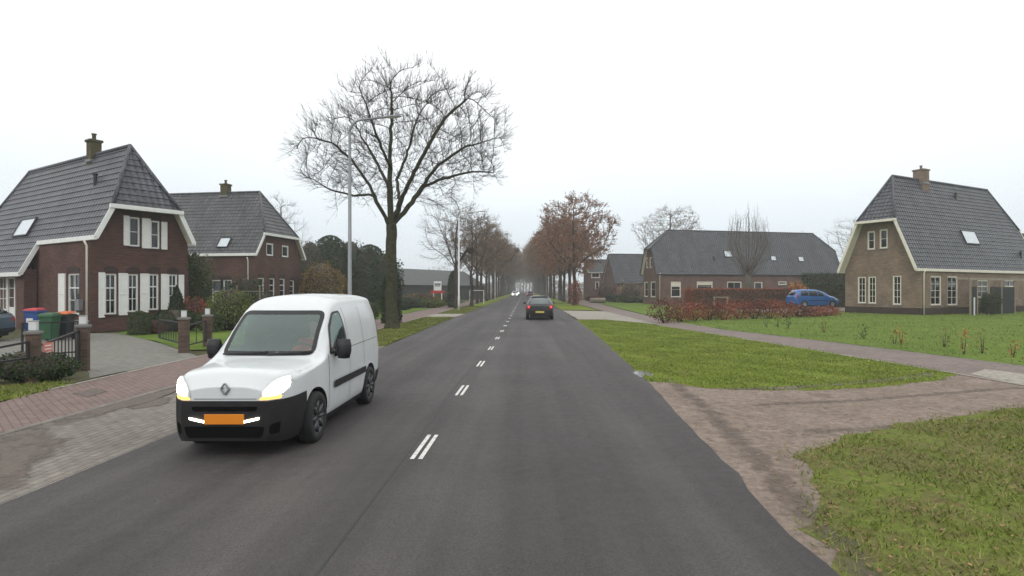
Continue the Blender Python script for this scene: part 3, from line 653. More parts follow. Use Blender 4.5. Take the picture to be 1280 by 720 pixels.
# long house
r2 = House('brick_house', (16.708, 74.401, 1.79, 4.644, 25.979, 4.062, 7.055, 9.466, 2.281, .116, .428), -1, 'brick_mauve', 'roof_tile', 'lead_dark',
           'long low mauve brick house with three skylights in its grey roof, behind the red hedge')
for x0, x1, y0, y1, b, bl in ((838.6, 851.2, 352, 371.5, (0, 1), .3), (871, 891, 351.8, 363.5, (0, 1), .35), (909, 927, 352, 364, (1, 0), 0), (943, 953.2, 352.5, 364, (0, 0), 0), (973, 983.5, 351.6, 356, (0, 0), 0)):
    r2.window('side', x0, x1, y0, y1, b, False, mat='cream_paint', fw=.13, blind=bl)
for x0, x1, y0, y1 in ((807.6, 810, 322, 335), (811.8, 815, 321.5, 334.6)): r2.window('gable', x0, x1, y0, y1, (0, 1), False, mat='cream_paint', fw=.12)
for x0, x1, y0, y1 in ((805.2, 810, 352.3, 371), (813.2, 819.3, 352, 371.3)): r2.window('gable', x0, x1, y0, y1, (0, 1), False, mat='cream_paint', fw=.12)
r2.shell(fascia=.12); r2.skylight(905.5, 914.2, 314.2, 321); r2.skylight(963.6, 969.3, 320.6, 325.6); r2.skylight(998, 1003.8, 321.4, 326.6); r2.vent(892.6, 326); r2.pipe('side', 824.8, 4.0); r2.make_windows()

# two far houses behind the avenue
h3 = House('tiled_house', (*A(770.5, 362, 104).xy, 1.75, 7.5, 9, 3.2, 8.0, 8.2, .2, .2, .3), -1, 'brick_mauve', 'roof_tile_far', 'lead_dark',
           'far house with a steep plain grey roof beside the long mauve house')
h3.window('side', 776, 780, 350, 360, (0, 0), mat='cream_paint'); h3.shell(fascia=.12); h3.make_windows()
h4 = House('tiled_house', (*A(737, 362, 118).xy, 1.62, 8.0, 8, 5.4, 7.5, 7.9, .3, .2, .3), -1, 'brick_mauve', 'roof_tile_far', 'cream_paint',
           'far grey house with a small upper dormer window, just past the brown avenue trees')
h4.window('side', 739, 750, 341, 347.5, (1, 0), mat='cream_paint', fw=.18); h4.window('side', 744, 749, 352, 362, (0, 0), mat='cream_paint', fw=.18); h4.shell(fascia=.12); h4.make_windows()
h5 = House('tiled_house', (*A(1262, 362, 66).xy, 2.0, 7, 12, 4.5, 8.4, 8.6, .4, .2, .3), -1, 'brick_brown', 'roof_tile_far', 'cream_paint',
           'house whose pale gutter just shows behind the brown brick house on the lawn')
h5.shell(fascia=.3)
# long grey barn behind the left verge
m = MB(); b0 = A(497, 362, 95); b1 = A(606, 362, 118)
root = empty('barn', (b0.x, b0.y, 0), 0, 'long dark grey barn wall behind the bare trees and the small sign', 'barn')
d = Vector((b1.x - b0.x, b1.y - b0.y, 0)); n = Vector((d.y, -d.x, 0)).normalized() * -10
m.prism([(0, 0, 0), d, d + n, n], (0, 0, 2.6)); m.build('wall', 'barn_green' if 'barn_green' in MATS else m_plain('barn_green', (.05, .058, .05), .8, .2), root)
m = MB(); o = Vector((0, 0, 2.6)); ov = n.normalized() * -.4
m.add([o + ov, o + d + ov, o + d + n * .5 + Vector((0, 0, 2.9)), o + n * .5 + Vector((0, 0, 2.9)), o + n - ov, o + d + n - ov], [(0, 1, 2, 3), (3, 2, 5, 4)])
m.add([o, o + n * .5 + Vector((0, 0, 2.9)), o + n], [(0, 1, 2)]); m.build('roof', m_plain('barn_roof', (.07, .075, .073), .7, .15), root)
# ------------------------------------------------------------------ plants
RNG = np.random.default_rng(11)
def colonize(seed, skeleton, attract, step=.22, infl=2.5, kill=.45, iters=120, tropism=(0, 0, .06)):
    """space colonization: skeleton = list of polylines (first starts at the ground); returns positions and parents"""
    rg = np.random.default_rng(seed); P = []; par = []
    for line in skeleton:
        line = [np.array(p, float) for p in line]
        if not P: P.append(line[0]); par.append(-1); cur = 0
        else:
            d = np.linalg.norm(np.array(P) - line[0], axis=1); cur = int(d.argmin())
        for a, b in zip(line, line[1:]):
            n = max(1, int(np.linalg.norm(b - a) / step))
            for i in range(1, n + 1):
                q = a + (b - a) * i / n + rg.normal(0, .018, 3); P.append(q); par.append(cur); cur = len(P) - 1
    At = attract.copy(); pos = np.array(P); D = np.full(len(At), 1e9); N = np.zeros(len(At), int)
    def upd(i0):
        nonlocal D, N
        new = pos[i0:]
        for j in range(0, len(new), 64):
            d = np.linalg.norm(At[:, None, :] - new[None, j:j + 64, :], axis=2); k = d.argmin(1); m = d[np.arange(len(At)), k]
            b = m < D; D[b] = m[b]; N[b] = i0 + j + k[b]
    upd(0)
    for it in range(iters):
        al = D > kill; At, D, N = At[al], D[al], N[al]
        if len(At) == 0: break
        ok = D < infl
        if not ok.any(): break
        v = At[ok] - pos[N[ok]]; v /= np.linalg.norm(v, axis=1)[:, None] + 1e-9
        S = {}
        ids = N[ok]; order = np.argsort(ids); ids = ids[order]; v = v[order]
        uq, st = np.unique(ids, return_index=True); sm = np.add.reduceat(v, st, axis=0)
        sm /= np.linalg.norm(sm, axis=1)[:, None] + 1e-9; pr_ = np.array(par)[uq]; dp_ = pos[uq] - pos[np.maximum(pr_, 0)]; dp_ /= np.linalg.norm(dp_, axis=1)[:, None] + 1e-9; sm += rg.normal(0, .08, sm.shape) + np.array(tropism) + dp_ * .45; sm /= np.linalg.norm(sm, axis=1)[:, None] + 1e-9
        q = pos[uq] + sm * step; i0 = len(pos); pos = np.vstack([pos, q]); par += list(uq); upd(i0)
        if len(pos) > 9000: break
    return pos, np.array(par)
def radii(pos, par, r0, rb, power=2.2):
    n = len(pos); acc = np.zeros(n); ch = np.zeros(n, int)
    for i in range(n - 1, 0, -1):
        if ch[i] == 0: acc[i] = 1.0
        acc[par[i]] += acc[i]; ch[par[i]] += 1
    acc[acc == 0] = 1
    k = math.log(rb / r0) / math.log(max(acc[0], 2)); return r0 * acc ** k, ch
def tree_mesh(seed, skeleton, attract, r0=.011, rb=.3, twig=.55, ntw=2, split=.10, leaf=None, leaf_n=0, leaf_s=.12, step=.22, infl=2.5, kill=.45, flare=1.5, twig_mat='twig', bark='bark', twup=.12, leaf_min_z=0, thin_r=.03, nsub=2):
    pos, par = colonize(seed, skeleton, attract, step, infl, kill); r, ch = radii(pos, par, r0, rb); rg = np.random.default_rng(seed + 1)
    z0 = pos[:, 2]; r = r * (1 + (flare - 1) * np.exp(-np.maximum(z0, 0) / .35) * (r > rb * .4))
    kids = [[] for _ in pos]
    for i in range(1, len(pos)): kids[par[i]].append(i)
    big, fine = MB(), MB()
    stack = [(0, -1)]
    while stack:
        i, p = stack.pop(); chain = [i] if p < 0 else [p, i]
        while kids[i]:
            ks = sorted(kids[i], key=lambda q: -r[q]); stack += [(q, i) for q in ks[1:]]; i = ks[0]; chain.append(i)
        # cut chain into thick and fine
        rr = [r[j] for j in chain]
        if p >= 0: rr[0] = min(rr[0], rr[1] * 1.15)
        rr[-1] = rr[-1] * .5
        th = [k for k in range(len(chain)) if rr[k] > split * rb * 3]
        c = (th[-1] + 1) if th else 0
        if c >= 2: big.tube(pos[chain[:c + 1]], rr[:c + 1], 10 if rr[0] > .12 else 7, True)
        s0 = max(0, c - 1) if c >= 2 else 0
        if len(chain) - s0 >= 2: fine.tube(pos[chain[s0:]], rr[s0:], 5 if rr[s0] > .035 else 3, False)
    thin = np.where(r < thin_r)[0]; thin = thin[pos[thin, 2] > 1.0]; ctr = pos[thin].mean(0) if len(thin) else np.zeros(3); ctr[2] *= .82
    def spray(base, pdir, num, length, rad):
        k = np.repeat(np.arange(len(base)), num); d = rg.normal(0, 1, (len(k), 3)); out = base[k] - ctr; out /= np.linalg.norm(out, axis=1)[:, None] + 1e-9
        d = d / np.linalg.norm(d, axis=1)[:, None] * .62 + pdir[k] * .55 + out * .5 + np.array([0, 0, twup]); d /= np.linalg.norm(d, axis=1)[:, None]
        ln = length * rg.uniform(.3, 1.0, len(k)); e = base[k] + d * ln[:, None]; o = np.cross(d, rg.normal(0, 1, d.shape)); o /= np.linalg.norm(o, axis=1)[:, None] + 1e-9; w = np.cross(d, o); n = len(k)
        tv = np.concatenate([base[k] + o * rad, base[k] - o * rad * .5 + w * rad * .87, base[k] - o * rad * .5 - w * rad * .87, e]); I = np.arange(n)
        tf = np.concatenate([np.stack([I, I + n, I + 3 * n], 1), np.stack([I + n, I + 2 * n, I + 3 * n], 1), np.stack([I + 2 * n, I, I + 3 * n], 1)])
        b = len(fine.v); fine.v += [tuple(x) for x in tv]; fine.f += [tuple(int(y) for y in x + b) for x in tf]; fine.mi += [0] * len(tf); return base[k], d, ln, e
    pd = pos[thin] - pos[np.maximum(par[thin], 0)]; pd /= np.linalg.norm(pd, axis=1)[:, None] + 1e-9
    b0, d0, l0, e = spray(pos[thin], pd, ntw, twig, r0 * .75); n = len(b0)
    for sub in range(nsub):
        f = rg.uniform(.35, .95, n); spray(b0 + d0 * (l0 * f)[:, None], d0, 1, twig * .55, r0 * .5)
    mats = [twig_mat]
    if leaf:
        pick = rg.integers(0, n, leaf_n); pick = pick[(b0[pick, 2] > leaf_min_z)]
        c = b0[pick] + (e - b0)[pick] * rg.uniform(.2, 1.15, (len(pick), 1)) + rg.normal(0, .05, (len(pick), 3))
        lv, lq = leaf_quads(c, leaf_s, rg); b = len(fine.v); fine.v += [tuple(x) for x in lv]; fine.f += [tuple(int(y) for y in x + b) for x in lq]; fine.mi += [1] * len(lq); mats.append(leaf)
    return big, fine, mats, bark
def leaf_quads(c, s, rg, up=0.0):
    n = len(c); a = rg.normal(0, 1, (n, 3)); a /= np.linalg.norm(a, axis=1)[:, None]; b = np.cross(a, rg.normal(0, 1, (n, 3))); b /= np.linalg.norm(b, axis=1)[:, None]
    sz = s * rg.uniform(.55, 1.2, (n, 1)); a = a * sz * .5; b = b * sz * .32
    V = np.concatenate([c - a, c + b, c + a, c - b]); I = np.arange(n); return V, np.stack([I, I + n, I + 2 * n, I + 3 * n], 1)
def plant_tree(name, tm, loc, rz, label, cat='tree', group=None):
    big, fine, mats, bark = tm
    t = empty(name, loc, rz, label, cat, group)
    big.build('trunk', bark, t, True); fine.build('crown', mats, t); return t
def ell_points(n, c, rad, seed, shell=.45, cut=None, lob=0.0):
    rg = np.random.default_rng(seed); d = rg.normal(0, 1, (n * 3, 3)); d /= np.linalg.norm(d, axis=1)[:, None]
    q = d * (shell + (1 - shell) * rg.random((len(d), 1)) ** .6)
    if lob:
        ph = rg.uniform(0, 6, 6); f = 1 + lob * (np.sin(3 * np.arctan2(d[:, 1], d[:, 0]) + ph[0]) * np.cos(4 * d[:, 2] + ph[1]) + .6 * np.sin(7 * np.arctan2(d[:, 1], d[:, 0]) + ph[2] + 5 * d[:, 2])); q *= f[:, None]
    p = np.array(c) + q * np.array(rad)
    if cut is not None: p = p[p[:, 2] > cut]
    return p[:n]

# --- the big bare tree by the lamp post: limbs laid out as in the photo
TB = G(490, 411); Yt = TB.y
def TP(x, y, dy=0): p = A(x, y, Yt + dy); return (p.x - TB.x, p.y - TB.y, p.z)
sk = [[(0, 0, -.1), TP(489, 350), TP(489, 300), TP(489, 278), TP(487, 235, .2), TP(488, 190), TP(490, 140, -.3), TP(489, 105)],
      [TP(488, 284), TP(474, 258, -.6), TP(462, 232, -1.0), TP(440, 200, -1.6), TP(415, 178, -2.0), TP(388, 172, -2.4)],
      [TP(466, 243, -.8), TP(442, 244, -.2), TP(415, 238, .3), TP(386, 222, .6), TP(376, 216, .9)],
      [TP(490, 282), TP(508, 262, .7), TP(528, 234, 1.2), TP(548, 206, 1.6), TP(580, 184, 2.0), TP(625, 172, 2.4)],
      [TP(491, 279), TP(503, 245, -.8), TP(518, 215, -1.4), TP(536, 180, -2.0), TP(556, 148, -2.4), TP(590, 118, -2.6)],
      [TP(500, 252, -.6), TP(496, 225, 1.4), TP(510, 190, 2.0), TP(520, 150, 2.4), TP(540, 118, 2.6)],
      [TP(530, 232, 1.2), TP(560, 222, 1.0), TP(590, 214, .4), TP(616, 216, 0)],
      [TP(487, 235, .2), TP(472, 205, 1.4), TP(452, 170, 2.2), TP(436, 140, 2.5)], [TP(488, 210), TP(470, 168, -1.6), TP(458, 130, -2.2), TP(450, 110, -2.4)]]
cen = TP(500, 178)
rg = np.random.default_rng(5)
pts = np.vstack([ell_points(820, TP(434, 190), (2.3, 3.2, 2.5), 6, .2, 5.4, .15), ell_points(1050, TP(563, 172), (2.8, 3.2, 2.9), 8, .2, 5.4, .15), ell_points(420, TP(495, 215), (3.2, 3, 1.9), 9, .2, 5.6, .1)])
pts2 = ell_points(720, TP(496, 134), (2.3, 3.0, 2.1), 7, .2, 5, .15)
big_tree = tree_mesh(21, sk, np.vstack([pts, pts2]), r0=.010, rb=.25, twig=.85, ntw=3, twig_mat='twig_dark', step=.24, infl=2.6, kill=.45, flare=1.7, bark='bark_mossy', split=.06, thin_r=.045, nsub=3, twup=.3)
plant_tree('bare_tree', big_tree, (TB.x, TB.y, 0), 0, 'big bare spreading tree on the grass verge beside the nearest lamp post')

# --- avenue trees
def avenue_proto(seed, hgt, rad, fork, leaf=None, ln=0, ls=.14, dens=900, tw='twig', rb=.19, lean=0):
    rg = np.random.default_rng(seed); sk = [[(0, 0, -.1), (.05, 0, fork * .5), (0, .05, fork), (rg.normal(0, .2), rg.normal(0, .2), hgt * .62), (rg.normal(0, .3), rg.normal(0, .3), hgt * .92)]]
    for k in range(5):
        a = k * 2 * math.pi / 5 + rg.uniform(-.4, .4); z = fork + rg.uniform(-.1, 1.3); R = rad * rg.uniform(.5, .75)
        sk.append([(0, 0, z), (R * .45 * math.cos(a), R * .45 * math.sin(a), z + 1.3), (R * math.cos(a), R * math.sin(a), z + rg.uniform(2.0, 3.4))])
    at = ell_points(dens, (0, 0, (hgt + fork) / 2 + .3), (rad, rad, (hgt - fork) / 2), seed + 1, .25, fork - .8, .13)
    return tree_mesh(seed, sk, at, r0=.013, rb=rb, twig=1.0, ntw=3, step=.36, infl=3.4, kill=.75, leaf=leaf, leaf_n=ln, leaf_s=ls, twig_mat=tw, split=.09)
protoL = [avenue_proto(31, 10.4, 3.8, 3.6, None, 0), avenue_proto(33, 11.0, 3.9, 3.4, 'leaf_oak_grey', 3500, .14), avenue_proto(35, 11.6, 4.0, 3.8, 'leaf_oak_grey', 6500, .16)]
protoR = [avenue_proto(41, 12.6, 4.9, 3.6, 'leaf_oak', 24000, .15, 1300), avenue_proto(43, 11.8, 4.4, 3.8, 'leaf_oak', 14000, .17), avenue_proto(45, 12.2, 4.6, 4.0, 'leaf_oak_grey', 12000, .17)]
def avenue(protos, spots, name, labels, farlabel, group):
    base = []
    for i, (x, y, k, rz, sc) in enumerate(spots):
        src = next((b for q, b in base if q == k), None)
        lab = labels[i] if i < len(labels) else farlabel
        if src is None: o = plant_tree(name, protos[k], (x, y, 0), rz, lab, 'tree', group if i >= len(labels) else None); base.append((k, o))
        else:
            o = copy_tree(src); o.location = (x, y, 0); o.rotation_euler.z = rz
            o['label'] = lab
            if i >= len(labels): o['group'] = group
            elif 'group' in o: del o['group']
        o.scale = (sc, sc, sc)
rq = random.Random(8)
SL = [(-6.6, 58.5, 0, .5, 1.0), (-5.95, 68, 1, 1.4, .98), (-6.15, 79, 1, 3.1, 1.02), (-6.3, 88, 2, 4.2, 1.02), (-6.1, 97, 1, 5.2, 1.08), (-6.2, 107, 2, 2.0, 1.05), (-6.1, 117.5, 2, 0.4, 1.1)]
y = 128
while y < 420: SL.append((-6.2 + rq.uniform(-.3, .3), y, rq.choice((1, 2, 2)), rq.uniform(0, 6), rq.uniform(1.1, 1.2) + min(.55, (y - 128) / 250))); y += 10.2
SL += [(-2.6, 402, 2, 1, 1.5), (1.6, 412, 2, 2, 1.5), (-.4, 430, 1, 3, 1.6), (4, 425, 2, 4, 1.5)]
avenue(protoL, SL, 'avenue_tree', ['thin bare tree just past the second lamp post, long bough reaching over the path', 'bare tree with a few brown leaves, first one behind the second lamp post',
       'bare slim tree third in the row after the second lamp post'], 'distant bare brownish avenue tree fading into mist beyond the second lamp post', 'distant avenue trees in the row past the barn')
SR = [(5.95, 70.4, 0, 1.0, 1.0), (6.1, 80, 1, 2.2, 1.0), (6.0, 90, 0, 4.0, .98), (6.1, 99, 2, .6, 1.0)]
y = 108
while y < 420: SR.append((6.1 + rq.uniform(-.3, .3), y, rq.choice((1, 2, 2)), rq.uniform(0, 6), rq.uniform(1.02, 1.12) + min(.55, (y - 108) / 240))); y += 8.5
avenue(protoR, SR, 'avenue_tree', ['rusty brown leafed tree, first of its row beyond the concrete driveway', 'brown avenue tree right behind the first rusty leafed one'],
       'distant brown leafed avenue tree fading into mist beyond the tall grey lamp post', 'distant avenue trees in the brown leafed row')

# --- pollard, and the trees behind roofs
pb = A(935, 368, 60); sk = [[(0, 0, 0), (0, 0, 1.4), (.03, 0, 2.6), (0, 0, 3.6)]]
rg = np.random.default_rng(3)
for k in range(64):
    a = rg.uniform(0, 6.28); R = 2.4 * math.sqrt(rg.random()); hh = rg.uniform(7.6, 10.6) - .35 * R * R * .5; zb_ = rg.uniform(2.4, 3.7)
    sk.append([(0, 0, zb_), (.35 * R * math.cos(a), .35 * R * math.sin(a), zb_ + 1.0), (.95 * R * math.cos(a), .95 * R * math.sin(a), hh * .70), (.80 * R * math.cos(a), .80 * R * math.sin(a), hh * (1.02 - .03 * R))])
plant_tree('pollard_tree', tree_mesh(61, sk, ell_points(60, (0, 0, 7.0), (2.4, 2.4, 3.0), 5, .2, 4.5), r0=.014, rb=.46, twig=.7, ntw=2, step=.4, infl=1.2, kill=.6, nsub=1, thin_r=.06, twig_mat='twig_pale', bark='twig_pale', flare=1.15, twup=.7), (pb.x, pb.y, 0), 0,
           'pollarded bare tree with a thick stem and upright twigs, before the long mauve house')
bt = A(838, 362, 112)
plant_tree('bare_tree', avenue_proto(71, 17.0, 6.4, 6.0, 'leaf_oak_grey', 9000, .17, 1700, 'twig', .3), (bt.x, bt.y, 0), 1, 'round crowned bare tree rising behind the gable end of the long mauve house')
for i, (x, Y, hh, rd, lab) in enumerate(((1008, 150, 16, 4.5, 'small distant bare tree peeping over the far end of the long grey roof'), (1062, 92, 12.5, 3.8, 'thin bare tree between the long mauve house and the brown brick house'), (352, 78, 14.0, 3.5, 'thin faint bare tree behind the roof of the brick house without shutters'), (549, 160, 8.0, 5.0, 'low bare tree behind the ridge of the dark grey barn'))):
    p = A(x, 362, Y); plant_tree('bare_tree', avenue_proto(81 + i, hh, rd, hh * .35, None, 0, .1, 500, 'twig_pale', .2), (p.x, p.y, 0), i, lab)

# --- shrubs, hedges
def bush(name, loc, rad, leaf, n, ls, label, cat='bush', seed=1, lob=.12, shape='ell', core=None, stems=True, group=None, rz=0, cut=.02, parent=None):
    """leaf clumps spread through a lobed volume, on a few stems"""
    rg = np.random.default_rng(seed); rx, ry, rzz = rad; root = empty(name, loc, rz, label, cat, group)
    if shape == 'ell': p = ell_points(n, (0, 0, rzz * .95), (rx, ry, rzz), seed, .55, cut, lob)
    elif shape == 'cone':
        t = rg.random(n) ** 1.4; a = rg.uniform(0, 6.283, n); R = (1 - t) ** .75 * (.6 + .4 * rg.random(n)) * (1 + lob * np.sin(a * 3 + t * 9)); p = np.stack([rx * R * np.cos(a), ry * R * np.sin(a), .03 + 2 * rzz * t], 1)
    elif shape == 'dome':
        t = rg.random(n); a = rg.uniform(0, 6.283, n); R = np.sqrt(np.maximum(0, 1 - np.maximum(0, (t - .45) / .55) ** 2.2)) * (.72 + .3 * rg.random(n)); p = np.stack([rx * R * np.cos(a), ry * R * np.sin(a), .02 + 2 * rzz * t], 1)
    else:                                             # box hedge
        f = rg.integers(0, 5, n); q = rg.uniform(-1, 1, (n, 3)); q[f == 0, 0] = 1; q[f == 1, 0] = -1; q[f == 2, 1] = 1; q[f == 3, 1] = -1; q[f == 4, 2] = 1
        q *= 1 + rg.normal(0, .035, (n, 1)) - .10 * rg.random((n, 1)); w = lob * np.sin(q[:, :1] * 9 + seed) * np.cos(q[:, 1:2] * 7 + q[:, 2:] * 3); p = (q * (1 + w)) * np.array((rx, ry, rzz)) + (0, 0, rzz)
        p[:, 2] = np.maximum(p[:, 2], .02)
    V, Q = leaf_quads(p, ls, rg); quads_mesh('foliage', V, Q, leaf, root)
    m = MB()
    for k in range(5 if name != 'sapling' else 2):
        a = k * 1.26 + rg.uniform(0, .5); m.tube([(.12 * rx * math.cos(a), .12 * ry * math.sin(a), -.02), (.4 * rx * math.cos(a), .4 * ry * math.sin(a), rzz * .8), (.6 * rx * math.cos(a), .6 * ry * math.sin(a), rzz * (1.3 if shape != 'cone' else .9))], [.03, .022, .008] if name != 'sapling' else [.012, .009, .004], 5)
    if core:
        prof = [(.05, .02)] + [(core * rx * (math.sin(math.pi * (.12 + .86 * t)) ** .6 if shape in ('ell',) else ((1 - t) ** .8 + .02 if shape == 'cone' else math.sqrt(max(.01, 1 - max(0, (t - .45) / .55) ** 2.2)))), .02 + 2 * rzz * t * .96) for t in [i / 9 for i in range(10)]]
        if shape == 'box': m.box((-rx * .9, -ry * .85, .02), (rx * .9, ry * .85, rzz * 1.9))
        else: m.lathe(prof, 14, Matrix.Diagonal((1, ry / rx, 1, 1)))
    if stems: m.build('stem', 'bark', root, shape != 'box')
    return root
def B_(x, y, Y): p = A(x, y, Y); return (p.x, p.y, 0)
h1c = Vector((-18.75, 25.94))
# front of house one
p = G(166, 419.5); bush('box_bush', (p.x, p.y + .4, 0), (.42, .42, .48), 'leaf_mid', 2600, .07, 'rounded clipped green bush at the corner of the driveway by the white shutters', seed=2, shape='dome', core=.8, lob=.03)
p = G(195, 416); bush('low_shrub', (p.x + .2, p.y + 1.0, 0), (1.15, .7, .48), 'leaf_dark', 4200, .09, 'low dark green shrub under the white shuttered windows', seed=3, core=.75)
p = G(193, 418); bush('heather_bush', (p.x - .2, p.y + .3, 0), (.55, .4, .28), 'leaf_beech', 1500, .07, 'brownish heather mound in front of the low dark shrub', seed=4, core=.7)
bush('conifer', B_(221, 0, 27), (.62, .62, 1.0), 'leaf_dark', 4200, .09, 'dark green cone shaped conifer beside the brick house corner', 'conifer', seed=5, shape='cone', core=.75)
bush('red_shrub', B_(243, 0, 29), (.75, .6, .75), 'leaf_red', 2200, .11, 'rusty red shrub behind the black garden railing', seed=6, core=.6)
bush('lime_shrub', B_(288, 0, 27.5), (1.05, .9, .95), 'leaf_lime', 5200, .10, 'yellow green rounded shrub behind the white van', seed=7, core=.7)
bush('lime_shrub', B_(262, 0, 26), (.55, .5, .5), 'leaf_mid', 1500, .10, 'small green shrub between the brick pillar and the yellow green shrub', seed=8, core=.7)
bush('leafy_shrub', B_(243, 0, 33), (1.0, 1.0, 2.0), 'leaf_mid', 5200, .13, 'tall loose green shrub between the two red brick houses', seed=9, core=.5, lob=.2)
bush('garden_shrub', B_(305, 0, 41), (1.6, 1.0, 1.35), 'leaf_dark', 3600, .14, 'dark climbing shrub against the wall of the house without shutters', seed=10, core=.6, lob=.2)
bush('garden_shrub', B_(330, 0, 38), (1.3, 1.0, .8), 'leaf_mid', 2600, .13, 'mid green garden shrub below the gable of the house without shutters', seed=12, core=.6, lob=.2)
p = G(14, 482); bush('low_hedge', (p.x - .1, p.y + .6, 0), (1.0, .5, .30), 'leaf_dark', 5200, .055, 'low dark green hedge beside the brick gate pillar at the path', 'hedge', seed=13, shape='ell', core=.78, lob=.06)
# garden of house two and the dark trees
bush('amber_shrub', B_(403, 0, 52), (2.1, 1.8, 2.1), 'leaf_amber', 9000, .16, 'yellow brown rounded shrub beside the gable of the house without shutters', seed=14, core=.75)
for i, (x, Y, rx, hz, lab) in enumerate(((388, 62, 2.6, 3.1, 'dark evergreen closest to the gable of the house without shutters'), (413, 64, 2.4, 3.4, 'dark evergreen directly behind the nearest lamp post'), (438, 66, 2.6, 3.3, 'dark evergreen with the highest top behind the yellow brown shrub'), (462, 64, 2.4, 2.95, 'dark evergreen between the lamp post and the big bare trunk'), (482, 60, 1.7, 2.5, 'low dark evergreen peeping out behind the big bare trunk'))):
    bush('evergreen_tree', B_(x, 0, Y), (rx, rx * .8, hz * 1.12), 'leaf_dark', 6500, .22, lab, 'evergreen', seed=20 + i, shape='dome' if i % 2 else 'ell', core=.72, lob=.16)
bush('clipped_column', B_(489.5, 0, 33.0), (.57, .57, 1.42), 'leaf_dark', 7000, .09, 'tall clipped dark evergreen column right behind the big bare trunk', 'evergreen', seed=30, shape='dome', core=.85, lob=.03)
bush('clipped_column', B_(567, 0, 62), (.65, .65, 1.9), 'leaf_dark', 3000, .15, 'slim dark column bush beside the thin bare tree near the second lamp post', 'evergreen', seed=31, shape='dome', core=.85, lob=.05)
bush('verge_bush', B_(464, 0, 38), (.62, .6, .55), 'leaf_mid', 2600, .1, 'small round green bush behind the rear of the white van', seed=32, core=.7)
for i, (x, Y, rx, hz, lf, lab) in enumerate(((515, 62, 2.0, .55, 'leaf_mid', 'low green shrub just past the big bare trunk'), (528, 66, 2.3, .75, 'leaf_amber', 'yellowish low shrub in front of the barn'), (540, 62, 1.6, .45, 'leaf_lime', 'bright low shrub below the white and red sign'), (556, 70, 2.2, .7, 'leaf_mid', 'low green shrub beside the slim dark column bush'), (500, 54, 1.3, .5, 'leaf_dark', 'low dark shrub half hidden by the big bare trunk'))):
    bush('low_shrub', B_(x, 0, Y), (rx, .9, hz), lf, 2600, .15, lab, seed=40 + i, core=.65)
# right side hedges
def hedge_line(name, a, b, wd, hz, leaf, n, ls, label, seed, core=.8, lob=.05):
    a = Vector((a[0], a[1], 0)); b = Vector((b[0], b[1], 0)); d = b - a
    return bush(name, (a + b) / 2, (d.length / 2, wd / 2, hz / 2), leaf, n, ls, label, 'hedge', seed, lob, 'box', core, True, None, math.atan2(d.y, d.x))
hedge_line('beech_hedge', A(858, 0, 55).xy, A(988, 0, 59).xy, .9, 1.95, 'leaf_beech_hedge', 16000, .12, 'trimmed straight topped red beech hedge in front of the long mauve house', 50)
hedge_line('green_hedge', A(1004, 0, 63).xy, A(1062, 0, 62).xy, 1.4, 2.45, 'leaf_dark', 6500, .16, 'lower dark green hedge behind the blue car', 51)
hedge_line('green_hedge', A(1004, 0, 68).xy, A(1066, 0, 67).xy, 1.4, 3.6, 'leaf_dark', 6500, .18, 'taller dark green hedge topping the lower one behind the blue car', 52)
bush('orange_shrub', B_(995, 0, 60.5), (1.05, .8, 1.35), 'leaf_orange', 2600, .17, 'bright orange leafed shrub beside the green hedges', seed=53, lob=.2, core=.3)
# the ragged young beech hedge: countable bushes along the lawn edge
fr = [(832, 404), (850, 402), (868, 401), (886, 400), (905, 400), (924, 399), (943, 398.5), (962, 398), (981, 397), (1000, 396.5), (1018, 396), (1035, 395)]
for i, (x, y) in enumerate(fr):
    p = G(x, y); s = rq.uniform(.85, 1.15); hz = (.98 if i % 3 else 1.12) * s * (1.0 if i < 9 else .62)
    o = bush('young_beech', (p.x, p.y, 0), (.80 * s + p.y * .004, .55, hz * .62), 'leaf_red' if i % 3 else 'leaf_beech', 1000, .11,
         'rusty red young beech bush, one of the ragged row along the lawn edge' if 0 < i < 9 else ('first rusty red bush of the ragged row, at the footpath end' if i == 0 else 'lower red bush of the ragged row, in front of the blue car'), 'bush', 60 + i, .25, 'ell', None, True, 'ragged red beech bushes along the lawn')
for i, (x, y, hz, lf) in enumerate(((1180, 434, .5, 'leaf_amber'), (1205, 443, .62, 'leaf_orange'), (1228, 442, .68, 'leaf_amber'), (1266, 447, .45, 'leaf_orange'), (1126, 431, .55, 'leaf_orange'), (1118, 430, .4, 'leaf_amber'), (1080, 424, .42, 'leaf_mid'), (1030, 416, .5, 'leaf_amber'), (985, 411, .62, 'leaf_mid'), (972, 409, .6, 'leaf_amber'), (958, 409, .5, 'leaf_mid'))):
    p = G(x, y); bush('sapling', (p.x, p.y, 0), (.15, .15, hz * .62), lf, 34, .085, 'slender hedge sapling with a few orange or green leaves along the lawn edge', 'sapling', 90 + i, .2, 'ell', None, True, 'saplings along the lawn edge')
